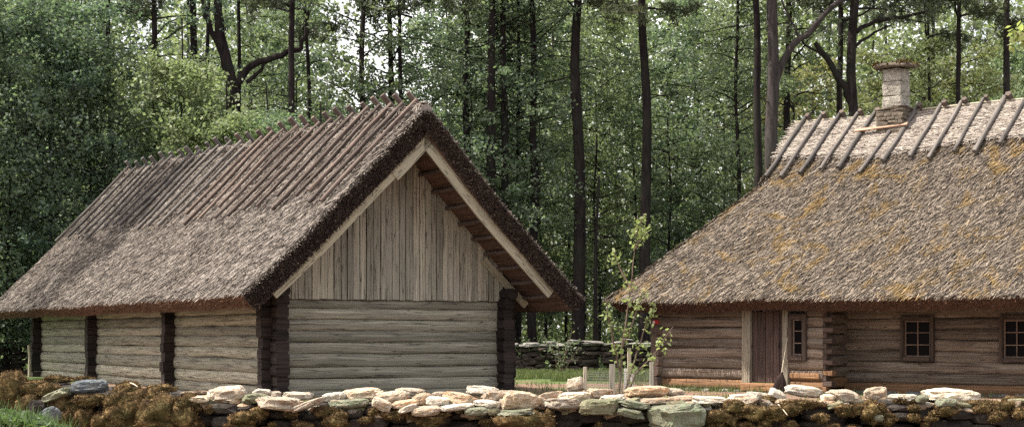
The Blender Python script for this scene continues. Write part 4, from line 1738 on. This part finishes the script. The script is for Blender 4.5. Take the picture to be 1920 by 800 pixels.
for (px, ytop, dz, r, mt) in [(1097, 687, -.6, .035, 'post_pale'), (1148, 682, -1.0, .05, 'plank_grey'), (1180, 652, .35, .035, 'post_pale'),
                              (1222, 678, -.5, .035, 'plank_grey')]:
    mb = MB()
    Z = CZ + dz
    zt = EYE + (HY - ytop) / F * Z
    mb.box((cpx(px, dz), dz, zt / 2 - .05), (0, 0, 1), (1, 0, 0), (0, -1, 0), zt + .1, r * 2, r * 1.7, .6, 0, .008, .004)
    mb.build('post', [M[mt]], cage)
for (px, y0, y1) in [(1173, 690, 728), (1185, 690, 728)]:
    mb = MB()
    Z = CZ + .1
    z0, z1 = EYE + (HY - y1) / F * Z, EYE + (HY - y0) / F * Z
    mb.box((cpx(px, .1), .1, (z0 + z1) / 2 - .1), (0, 0, 1), (1, 0, 0), (0, -1, 0), z1 - z0 + .2, .055, .03, .9, 0, .005, .006)
    mb.build('white_slat', [M['white']], cage)
mb = MB()
corners = [(cpx(1097, -.6), -.6), (cpx(1148, -1.0), -1.03), (cpx(1222, -.5), -.52), (cpx(1180, .35), .38), (cpx(1097, -.6), -.6)]
for (a, b) in zip(corners[:-1], corners[1:]):
    a3, b3 = Vector((*a, 0)), Vector((*b, 0))
    L = (b3 - a3).length
    for z in np.linspace(.08, .66, 14):
        sag = Vector((0, 0, random.uniform(-.008, .008)))
        mb.tube([a3 + Vector((0, 0, z)), a3.lerp(b3, .5) + Vector((0, 0, z)) + sag, b3 + Vector((0, 0, z))], .0022, 4, .5)
    for q in range(int(L / .06)):
        p = a3.lerp(b3, (q + .5) / int(L / .06))
        mb.tube([p + Vector((0, 0, .05)), p + Vector((random.uniform(-.01, .01), 0, .67))], .0019, 4, .5)
mb.build('mesh', [M['wire']], cage)


def leaf_spray(P, rng, size, up=.35):
    return leaf_quads(P, rng, size, .6, up)


def young_tree(name, label, cat, stems, Z, leafmat_, leaf, nleaf, barkm, spread=.07, bare=0.15):
    b0 = stems[0][0]
    base = Vector(((b0[0] - CX) / F * Z, Z, 0))
    root = tag(empty(name, base), label, cat)
    rng = np.random.default_rng(abs(hash(label)) % 1000 if False else len(label) * 7)
    mb, leaves = MB(), []
    for st in stems:
        pts = []
        for (px, py, dz) in st:
            pts.append(at(px, py, Z + dz) - base)
        if st is stems[0] or st[0][1] > 720:
            pts[0].z = 0
        # smooth
        P = []
        for i in range(len(pts) - 1):
            for q in range(4):
                P.append(pts[i].lerp(pts[i + 1], q / 4) + Vector((random.uniform(-.008, .008), 0, 0)))
        P.append(pts[-1])
        r0 = .022 if len(st) > 2 else .012
        mb.tube(P, [r0 * (1 - .75 * i / len(P)) for i in range(len(P))], 6)
        m = len(P)
        A = np.array([p[:] for p in P])
        nl = int(nleaf * (m / 13))
        c = rng.uniform(bare, 1, max(3, nl // 6)) * (m - 1)
        cc = np.repeat(c, 6)
        i0 = np.minimum(cc.astype(int), m - 2)
        fr = (cc - i0)[:, None]
        leaves.append(A[i0] * (1 - fr) + A[i0 + 1] * fr + rng.normal(0, spread, (len(cc), 3)))
    mb.build('stem', [M[barkm]], root)
    P = np.concatenate(leaves)
    link('leaves', quad_mesh('leaves', leaf_spray(P, rng, leaf), rng.uniform(0, 1, len(P)), M[leafmat_]), root)
    return root


young_tree('young_apple_tree', 'young apple tree with pale new leaves on several thin stems in the wire cage', 'tree',
           [[(1160, 735, 0), (1166, 650, 0), (1180, 560, 0), (1190, 470, .1), (1195, 405, .1)],
            [(1163, 700, 0), (1150, 640, -.1), (1140, 590, -.2), (1136, 555, -.2)],
            [(1168, 735, 0), (1192, 700, -.2), (1225, 665, -.3), (1262, 612, -.4)],
            [(1164, 730, 0), (1192, 670, .1), (1210, 610, .1), (1228, 572, .1)],
            [(1166, 650, 0), (1185, 610, 0), (1200, 560, .1), (1206, 545, .1)],
            [(1189, 470, .1), (1205, 440, .1), (1214, 430, .1)],
            [(1183, 540, .1), (1160, 500, .2), (1150, 470, .2)],
            [(1192, 440, .1), (1202, 415, .1), (1208, 400, .1)]],
           CZ, 'leaf_young', .095, 72, 'bark_twig', .065)
young_tree('shrub', 'thin leggy shrub with sparse green leaves against the dark far wall', 'shrub',
           [[(1050, 698, 0), (1062, 660, 0), (1073, 615, 0)], [(1047, 698, .1), (1040, 660, 0), (1030, 640, 0)], [(1052, 698, 0), (1050, 665, 0), (1046, 640, 0)],
            [(1055, 698, 0), (1072, 672, 0), (1085, 650, 0)], [(1049, 698, 0), (1060, 672, 0), (1062, 645, 0)]],
           54.5, 'leaf_mid', .13, 46, 'bark_twig', .14)
young_tree('young_birch', 'branch of fresh light green leaves hanging in at the far right edge', 'tree',
           [[(1990, 900, 0), (1985, 500, 0), (1975, 250, 0), (1960, 20, 0), (1940, -200, 0)], [(1970, 160, 0), (1930, 90, -.1), (1905, 62, -.1)],
            [(1964, 80, 0), (1925, 60, 0), (1902, 78, 0)], [(1975, 220, 0), (1990, 150, 0), (2010, 90, 0)]],
           14.0, 'leaf_young', .085, 60, 'bark_twig', .05, .5)

# ------------------------------------------------------------------ the wood
LV = {}


def crown(key, seed, R, h0, H, nb, nl, size, mat, flat=.16, prof=None, droop=0.0, up=.55, limb=.035):
    """branches (bark) and leaf sprays of one kind of crown, trunk axis at the origin"""
    rng = np.random.default_rng(seed)
    br, pts = MB(), []
    per = nl // nb
    for i in range(nb):
        u_ = (i + rng.uniform()) / nb
        z0 = h0 + (H - h0) * u_
        pr = (prof(u_) if prof else (0.55 + .45 * math.sin(math.pi * min(1, u_ * 1.1))))
        L = R * pr * rng.uniform(.6, 1.15)
        a = i * 2.4 + rng.uniform(-.5, .5)
        rise = rng.uniform(.05, .55) - droop
        P = [np.array([0, 0, z0])]
        d = np.array([math.cos(a), math.sin(a), rise])
        for q in range(5):
            d = d + rng.normal(0, .16, 3) + np.array([0, 0, -.07])
            P.append(P[-1] + d / np.linalg.norm(d) * L / 5)
        A = np.array(P)
        br.tube([Vector(p) for p in P], [limb * (1 - .15 * q) * (L / 2.5) ** .5 for q in range(6)], 5)
        n = int(per * rng.uniform(.5, 1.5))
        nc = max(4, n // 26)
        s_ = rng.uniform(.22, 1.04, nc) * 5
        i0 = np.clip(s_.astype(int), 0, 4)
        C = A[i0] + (A[i0 + 1] - A[i0]) * (s_ - i0)[:, None] + rng.normal(0, 1, (nc, 3)) * np.array([.42, .42, flat * 1.6]) * min(1.2, L / 2.2)
        C = np.repeat(C, 26, 0)
        pts.append(C + rng.normal(0, 1, C.shape) * np.array([.22, .22, flat * .85]) * rng.uniform(.6, 1.4))
    P = np.concatenate(pts)
    Q = leaf_quads(P, rng, size, .62, up)
    LV[key] = (br.mesh('limbs_' + key, [M['bark']]), quad_mesh('crown_' + key, Q, rng.beta(1.2, 1.2, len(P)), M[mat]))


for i in range(4):
    crown('airy%d' % i, 200 + i, 3.1, 2.0, 15, 44, 11500, .165, ['leaf_mid', 'leaf_blue', 'leaf_mid', 'leaf_olive'][i])
for i in range(3):
    crown('dense%d' % i, 300 + i, 3.3, .8, 12.5, 70, 26000, .150, ['leaf_blue', 'leaf_mid', 'leaf_blue'][i], .22)
for i in range(2):
    crown('bright%d' % i, 400 + i, 2.7, 1.5, 9.5, 50, 19000, .145, 'leaf_bright', .2)
for i in range(2):
    crown('high%d' % i, 500 + i, 3.2, 14, 21, 22, 2900, .19, ['leaf_mid', 'leaf_blue'][i])
for i in range(3):
    crown('mid%d' % i, 560 + i, 2.9, 5.5, 18, 40, 7600, .155, ['leaf_mid', 'leaf_blue', 'leaf_mid'][i])
for i in range(2):
    crown('olive%d' % i, 600 + i, 3.2, 2.5, 14, 44, 10500, .165, 'leaf_olive')


def pine_crown(key, seed, h0=13.5):
    rng = np.random.default_rng(seed)
    br, pts = MB(), []
    for i in range(17):
        z0 = h0 + 7.5 * (i + rng.uniform()) / 17
        L = rng.uniform(1.8, 3.9) * (1.05 - .03 * i)
        a = i * 2.4 + rng.uniform(-.5, .5)
        d = np.array([math.cos(a), math.sin(a), rng.uniform(-.1, .35)])
        P = [np.array([0, 0, z0])]
        for q in range(5):
            d = d + rng.normal(0, .2, 3)
            P.append(P[-1] + d / np.linalg.norm(d) * L / 5)
        A = np.array(P)
        br.tube([Vector(p) for p in P], [.05 * (1 - .15 * q) for q in range(6)], 5)
        nc = 20
        s_ = rng.uniform(.35, 1.03, nc) * 5
        i0 = np.clip(s_.astype(int), 0, 4)
        C = A[i0] + (A[i0 + 1] - A[i0]) * (s_ - i0)[:, None] + rng.normal(0, 1, (nc, 3)) * np.array([.35, .35, .16])
        pts.append(np.repeat(C, 24, 0))
    P = np.concatenate(pts)
    n = len(P)
    d = unit(rng.normal(size=(n, 3)) + np.array([0, 0, .25]))
    s_ = unit(np.cross(d, rng.normal(size=(n, 3))))
    L = rng.uniform(.16, .30, n)[:, None]
    P0 = P + rng.normal(0, .05, (n, 3))
    w = .016
    Q = np.stack([P0 - s_ * w, P0 + s_ * w, P0 + d * L + s_ * w, P0 + d * L - s_ * w], 1)
    LV[key] = (br.mesh('limbs_' + key, [M['bark']]), quad_mesh('crown_' + key, Q, rng.uniform(0, 1, n), M['needle']))


pine_crown('pine0', 700)
pine_crown('pine1', 701)


def trunk_mesh(h, r, rng, lean=0.0, wav=.12, stubs=0, limbs=(), taper=.62):
    mb = MB()
    n = 16
    o = rng.uniform(0, 99)
    P, R = [], []
    for i in range(n + 1):
        z = h * i / n - .15 * (i == 0)
        P.append(Vector((lean * z + wav * noise.noise(Vector((z * .22, o, 0))) * min(1, z), wav * noise.noise(Vector((z * .22, o, 7))) * min(1, z), z)))
        R.append(r * (1.0 - taper * i / n) * (1.35 if i == 0 else 1))
    mb.tube(P, R, 10, None, 0, None, True, .12)
    for k_ in range(stubs):
        z = rng.uniform(2.5, min(13, h * .8))
        i = int(z / h * n)
        p = P[i].lerp(P[i + 1], z / h * n - i)
        a = rng.uniform(0, 6.28)
        L = rng.uniform(.5, 1.9)
        d = Vector((math.cos(a), math.sin(a), rng.uniform(-.15, .35)))
        q = [p]
        for s_ in range(4):
            d = (d + Vector(rng.normal(0, .15, 3))).normalized()
            q.append(q[-1] + d * L / 4)
        mb.tube(q, [.028, .022, .016, .010, .005], 5)
    for (pts, r0, r1) in limbs:
        q = [Vector(p) for p in pts]
        S_ = []
        for a, b in zip(q[:-1], q[1:]):
            for k_ in range(3):
                S_.append(a.lerp(b, k_ / 3))
        S_.append(q[-1])
        for k_ in range(1, len(S_) - 1):
            S_[k_] = S_[k_] + Vector((noise.noise(Vector((k_ * .7, o, 3))), noise.noise(Vector((k_ * .7, o, 8))), noise.noise(Vector((k_ * .7, o, 5))))) * .10
        mb.tube(S_, [r0 + (r1 - r0) * k_ / (len(S_) - 1) for k_ in range(len(S_))], 8, None, 0, None, True, .12)
    return mb


TR = np.random.default_rng(808)


def tree(name, label, px, Z, dia=None, crown_key=None, h=18.0, lean=0.0, stubs=0, limbs=(), barkm='bark', cs=1.0, cz=1.0, group=None, wav=.24, cat='tree'):
    if name == 'pine_tree':
        Z = 59.0 + (Z - 57) * .3 if px < 1400 else Z - 1
    elif name == 'birch_tree':
        Z += 3
    X = (px - CX) / F * Z
    gzv = ground_z(X, Z)
    root = tag(empty(name, (X, Z, gzv)), label, cat, group)
    r = (dia or 8) / 2 * Z / F
    lim = []
    for (pp, a, b) in limbs:
        lim.append(([(at(p[0], p[1], Z) - Vector((X, Z, gzv)) + Vector((0, p[2] if len(p) > 2 else 0, 0))) for p in pp], a / 2 * Z / F, b / 2 * Z / F))
    trunk_mesh(h, r, TR, lean, wav, stubs, lim, .2 if h < 12 and limbs else .62).build('trunk', [M[barkm]], root)
    if crown_key:
        a, b = LV[crown_key]
        rz = TR.uniform(0, 6.28)
        for nm, me in (('limbs', a), ('crown', b)):
            o = link(nm, me, root)
            o.rotation_euler = (0, 0, rz)
            o.scale = (cs, cs, cz)
    return root


PG = 'dark straight forest trunks behind the log buildings'
tree('pine_tree', 'straight pine trunk high in the far left corner, half hidden by leafy bushes', 205, 66, 15, 'pine0', 20, 0, 5, group=PG)
tree('pine_tree', 'pine trunk with bright sky on its left, above the leafy left-hand bushes', 293, 64, 17, 'mid1', 20, -.002, 5, group=PG)
tree('pine_tree', 'thick pine trunk just left of the forked oak', 360, 66, 22, None, 20, .003, 4, group=PG)
tree('pine_tree', 'slim trunk between the thick pine and the forked oak', 386, 72, 12, None, 20, .004, 4, group=PG)
tree('oak_tree', 'dark forked oak with a long crooked limb sweeping right above the barn roof', 437, 61, 24, None, 11.2, -.001, 0,
     [([(436, 182), (418, 90), (408, 20), (402, -60)], 24, 14), ([(436, 160), (405, 75), (385, 30), (368, -30)], 13, 8),
      ([(438, 165), (462, 130), (500, 112), (540, 100), (562, 92), (575, 60), (580, 20)], 15, 6), ([(462, 155), (490, 130), (505, 112)], 8, 5)], group=None)
tree('pine_tree', 'slender trunk just right of the forked oak', 450, 70, 12, None, 20, 0, 6, group=PG)
tree('pine_tree', 'dark trunk crossing the oak limb above the barn ridge', 543, 63, 18, 'pine1', 20, .001, 6, group=PG)
tree('pine_tree', 'thin trunk right of the one crossing the oak limb', 572, 74, 11, 'pine0', 20, .004, 5, group=PG)
tree('pine_tree', 'dark trunk above the barn ridge with open sky on its left', 682, 65, 16, 'mid2', 20, .002, 8, group=PG)
tree('pine_tree', 'faint trunk with leafy branches just left of the leaning pair above the ridge end', 730, 70, 16, 'mid0', 20, 0, 8, group=PG)
tree('pine_tree', 'thin trunk leaning left, rising right behind the barn ridge end', 772, 67, 12, 'pine1', 20, -.035, 6, group=PG)
tree('pine_tree', 'trunk showing just over the right slope of the barn', 876, 67, 18, 'mid1', 20, .001, 6, group=PG)
tree('pine_tree', 'thick dark trunk, left one of a close pair behind the barn right slope', 921, 63, 23, 'pine0', 20, .001, 6, group=PG)
tree('pine_tree', 'thick dark trunk, right one of a close pair behind the barn right slope', 947, 65, 19, 'mid2', 20, -.001, 6, group=PG)
tree('pine_tree', 'slim trunk just right of the close pair of thick trunks', 971, 72, 11, 'mid0', 20, .002, 6, group=PG)
tree('pine_tree', 'leafy trunk between the close pair and the trunk by the barn eave', 998, 66, 19, 'mid1', 20, .001, 9, group=PG)
tree('pine_tree', 'stout trunk standing beside the tip of the barn right eave', 1083, 63, 27, 'pine1', 21, -.003, 9, group=PG)
tree('pine_tree', 'bold straight trunk rising from the farmhouse hip to the top edge', 1210, 62, 24, 'pine0', 21, -.005, 6, group=PG)
tree('aspen_tree', 'thin crooked dark sapling trunk between the eaves of barn and farmhouse', 1119, 60.5, 10, None, 7.5, .018, 10, wav=.35)
tree('pine_tree', 'slim pale-sided trunk between the bold straight one and the thick dark pair', 1385, 68, 10, 'mid2', 20, 0, 8, group=PG)
tree('pine_tree', 'black straight trunk close left of the branching grey trunk', 1413, 58, 20, 'pine1', 20, 0, 2, group=PG)
tree('pine_tree', 'thick grey trunk with a big limb curving up to the right', 1449, 57, 33, 'pine0', 20, -.004, 2,
     [([(1452, 175), (1463, 125), (1490, 85), (1525, 50), (1560, 15), (1610, -20)], 15, 9), ([(1500, 75), (1488, 45), (1465, -5)], 5, 3)], 'bark_grey', group=PG)
tree('pine_tree', 'leaning dark trunk just right of the branching grey trunk', 1488, 62, 18, 'mid0', 20, -.022, 3, group=PG)
tree('pine_tree', 'dark trunk behind the low leaning bough left of the chimney', 1578, 64, 17, 'pine1', 20, -.002, 3, group=PG)
tree('pine_tree', 'thick dark trunk left of the chimney with a leaning bough at its foot', 1606, 60, 27, 'pine0', 20, -.006, 2,
     [([(1612, 235), (1598, 195), (1575, 150), (1550, 110), (1528, 80)], 17, 9), ([(1548, 108), (1520, 90), (1490, 72)], 6, 3),
      ([(1606, 60), (1640, 40), (1690, 32), (1750, 20)], 9, 4), ([(1602, 90), (1640, 60), (1670, 48)], 6, 3)], group=PG)
tree('pine_tree', 'thin trunk among the leaves right of the chimney', 1741, 69, 9, 'pine1', 20, .002, 8, group=PG)
tree('pine_tree', 'stout trunk near the far right edge above the roof poles', 1893, 62, 18, 'pine0', 20, 0, 3, group=PG)
tree('pine_tree', 'hidden-footed pine with dark boughs right of the chimney top', 1800, 64, 14, 'pine1', 20, 0, 4, group=PG)

# leafy trees below and between
LG = 'leafy trees growing under the tall trunks'
for (nm, lab, px, Z, key, cs, cz) in [
    ('bird_cherry', 'dense leafy bush tree at the very left edge beyond the barn eave', 10, 57, 'dense0', 1.05, 1.05),
    ('bird_cherry', 'dense blue-green leafy tree behind the low end of the barn roof', 95, 58.5, 'dense2', 1.1, 1.12),
    ('bird_cherry', 'dense leafy tree with sunlit top behind the far end of the barn ridge', 180, 59, 'dense1', 1.05, 1.0),
    ('bird_cherry', 'leafy tree behind the first grey roof poles of the barn', 255, 65, 'dense0', .95, .85),
    ('bird_cherry', 'tall leafy tree filling the top left corner', 60, 68, 'dense1', 1.25, 1.35),
    ('bird_cherry', 'leafy tree outside the left edge, its boughs reaching in', -75, 56, 'dense2', 1.1, 1.15),
    ('bird_cherry', 'leafy tree out of sight to the left that dapples the barn roof', -300, 47, 'airy1', 1.2, 1.4),
    ('hazel_tree', 'bright sunlit leafy tree left of the oak fork', 345, 58.6, 'bright0', 1.15, 1.2),
    ('hazel_tree', 'bright sunlit bush right below the oak fork', 430, 58, 'bright1', 1.1, .98),
    ('hazel_tree', 'bright yellow-green bush under the long oak limb', 505, 58, 'bright0', 1.0, .98),
    ('hazel_tree', 'small bright bush peeping over the barn ridge by the brown poles', 590, 59, 'bright1', .95, .92),
    ('aspen_tree', 'thin hazy leafy tree against the sky above the middle of the barn ridge', 630, 76, 'airy0', .9, .8),
    ('aspen_tree', 'hazy leafy tree against the sky, behind the brown poles near the ridge end', 725, 80, 'airy2', 1.0, .85),
    ('aspen_tree', 'leafy tree between the first two pine trunks of the top left', 240, 67, 'airy2', 1.0, 1.05),
    ('aspen_tree', 'leafy tree behind the forked oak', 470, 68, 'airy1', 1.0, 1.05),
    ('aspen_tree', 'leafy tree behind the trunk that crosses the oak limb', 555, 70, 'airy0', 1.0, 1.1),
    ('birch_tree', 'airy leafy tree right above the barn ridge end', 805, 66, 'airy0', 1.0, 1.0),
    ('birch_tree', 'airy leafy tree behind the upper right slope of the barn', 850, 70, 'airy1', 1.1, 1.1),
    ('birch_tree', 'leafy tree in front of the close pair of thick trunks', 905, 61.5, 'airy2', .9, 1.0),
    ('birch_tree', 'leafy tree just right of the close pair of thick trunks', 965, 67, 'airy0', 1.05, 1.1),
    ('birch_tree', 'leafy tree behind the middle of the barn right slope', 1020, 63, 'airy1', .95, 1.0),
    ('birch_tree', 'leafy tree between the stout trunk by the eave and the crooked sapling', 1065, 70, 'airy2', 1.1, 1.1),
    ('birch_tree', 'leafy tree above the gap between barn and farmhouse', 1125, 64.5, 'airy0', .95, 1.05),
    ('birch_tree', 'leafy tree deep behind the bold straight trunk', 1185, 71, 'airy1', 1.1, 1.1),
    ('birch_tree', 'dark leafy tree just right of the bold straight trunk', 1255, 64, 'airy1', .95, 1.0),
    ('birch_tree', 'leafy tree above the farmhouse hip slope', 1310, 68, 'airy2', 1.05, 1.1),
    ('birch_tree', 'dark leafy tree left of the black straight trunk', 1355, 63, 'airy0', .9, 1.0),
    ('birch_tree', 'olive leafy tree behind the gap right of the grey trunk', 1520, 71, 'olive0', 1.05, 1.0),
    ('birch_tree', 'olive leafy tree behind the chimney', 1665, 69, 'olive1', 1.1, 1.0),
    ('birch_tree', 'olive leafy tree just right of the chimney', 1735, 65, 'olive0', 1.0, 1.0),
    ('birch_tree', 'leafy tree behind the roof poles midway from chimney to right edge', 1815, 68, 'olive1', 1.05, 1.0),
    ('birch_tree', 'fresh green leafy tree in the top right corner', 1915, 72, 'bright0', 1.1, 1.55),
    ('birch_tree', 'olive leafy tree left of the leaning dark trunk', 1462, 74, 'olive1', 1.05, 1.0),
]:
    tree(nm, lab, px, Z, 7, key, 11 * cz, TR.uniform(-.02, .02), 0, (), 'bark', cs, cz, LG, .25)

# thin trunks far back, alike
for i in range(26):
    px = 300 + i * 60 + TR.uniform(-22, 22)
    if 590 < px < 800:
        continue
    Z = TR.uniform(78, 100)
    tree('far_tree', 'thin dark trunk deep in the wood, seen only between nearer leaves', px, Z, TR.uniform(7, 12), None, 21, TR.uniform(-.01, .01), 3,
         group='thin trunks deep in the wood')

# leaf mass of the far wood: one uncountable body of foliage, thinner high up where the sky shows
rng = np.random.default_rng(909)
n = 640000
X = rng.uniform(-62, 62, n)
Y = rng.uniform(76, 118, n)
Zc = rng.uniform(0, 24, n)
cl = np.array([noise.noise(Vector((x * .35, y * .25, z * .5))) + .6 * noise.noise(Vector((x * 1.1, y * .8, z * 1.5))) for x, y, z in zip(X, Y, Zc)])
ax = X / Y * F + CX                                   # bearing from the clearing
thr = -.42 + .016 * Zc
gap = .95 * np.exp(-((ax - 725) / 110) ** 2) * np.clip((Zc - 12) / 4, 0, 1) + .8 * np.exp(-((ax - 265) / 45) ** 2) * np.clip((Zc - 15) / 4, 0, 1)
keep = (cl > thr + .6 * gap) & (rng.uniform(size=n) > .75 * gap)
P = np.stack([X, Y, Zc], 1)[keep]
o = link('woodland', quad_mesh('woodland', leaf_quads(P, rng, .36, .6, .45), rng.uniform(0, 1, len(P)), M['leaf_mid']))
tag(o, 'far mass of leaves closing off the wood behind all the trees', 'foliage', None, 'stuff')

# undergrowth of the forest floor
n = 90000
X = rng.uniform(-28, 30, n)
Y = rng.uniform(58.6, 84, n)
cl = np.array([noise.noise(Vector((x * .4, y * .4, 2))) for x, y in zip(X, Y)])
top_h = np.clip(.7 + 2.4 * cl + .9 * np.array([noise.noise(Vector((x * 1.6, y * 1.6, 8))) for x, y in zip(X, Y)]), .15, 2.6)
Zc = rng.uniform(0, 1, n) ** .8 * top_h + np.array([ground_z(x, y) for x, y in zip(X, Y)])
o = link('undergrowth', quad_mesh('undergrowth', leaf_quads(np.stack([X, Y, Zc], 1), rng, .16, .62, .6), rng.uniform(0, 1, n), M['leaf_bright']))
tag(o, 'low sunlit green undergrowth on the forest floor behind the far wall', 'undergrowth', None, 'stuff')

# grass between the buildings
n = 42000
X = rng.uniform(-3, 9, n)
Y = rng.uniform(45, 57.2, n)
keep = np.array([noise.noise(Vector((x * .6, y * .5, 1))) for x, y in zip(X, Y)]) * 1.8 + (Y - 47.5) * .12 > -.05
P = np.stack([X, Y, np.array([ground_z(x, y) for x, y in zip(X, Y)])], 1)[keep]
Q1 = blade_quads(P, rng, .17, .03)
# tufts round the farmhouse footing, the cage and the rough ground behind the near wall
n = 16000
X = rng.uniform(-7, 11, n)
Y = rng.uniform(19, 44, n)
keep = (np.array([noise.noise(Vector((x * .8, y * .6, 5))) for x, y in zip(X, Y)]) > .05)
P2 = np.stack([X, Y, np.array([ground_z(x, y) for x, y in zip(X, Y)])], 1)[keep]
Q2 = blade_quads(P2, rng, .13, .022)
pts = [hpt(s_, -.05 - abs(random.gauss(0, .15)), 0) for s_ in np.random.default_rng(2).uniform(-.4, 4.6, 900)]
Q3 = blade_quads(np.array([p[:] for p in pts]), rng, .16, .022)
Q = np.concatenate([Q1, Q2, Q3])
o = link('grass', quad_mesh('grass', Q, rng.uniform(0, 1, len(Q)), M['grass']))
tag(o, 'short green grass between and around the log buildings', 'grass', None, 'stuff')

# weeds on the bank at the lower left
n = 3400
px_ = rng.uniform(-60, 175, n)
Y = rng.uniform(15.0, 16.6, n)
X = (px_ - CX) / F * Y
keep = rng.uniform(size=n) < np.clip((150 - px_) / 60 + .15 * (16.2 - Y), 0, 1)
zt = rng.uniform(0, 1, n) ** .7 * (.19 + .10 * np.array([noise.noise(Vector((x * 3, y * 3, 0))) for x, y in zip(X, Y)])) * np.clip((190 - px_) / 110, .3, 1)
P = np.stack([X, Y, np.array([ground_z(x, y) for x, y in zip(X, Y)]) + zt], 1)[keep]
Q = np.concatenate([leaf_quads(P, rng, .10, .40, .42), blade_quads(P[:1300] * np.array([1, 1, 1.0]) - np.array([0, 0, .08]), rng, .2, .010)])
o = link('weeds', quad_mesh('weeds', Q, rng.uniform(0, 1, len(Q)), M['weed']))
tag(o, 'bright green weeds growing at the foot of the mossy wall end', 'weeds', None, 'stuff')
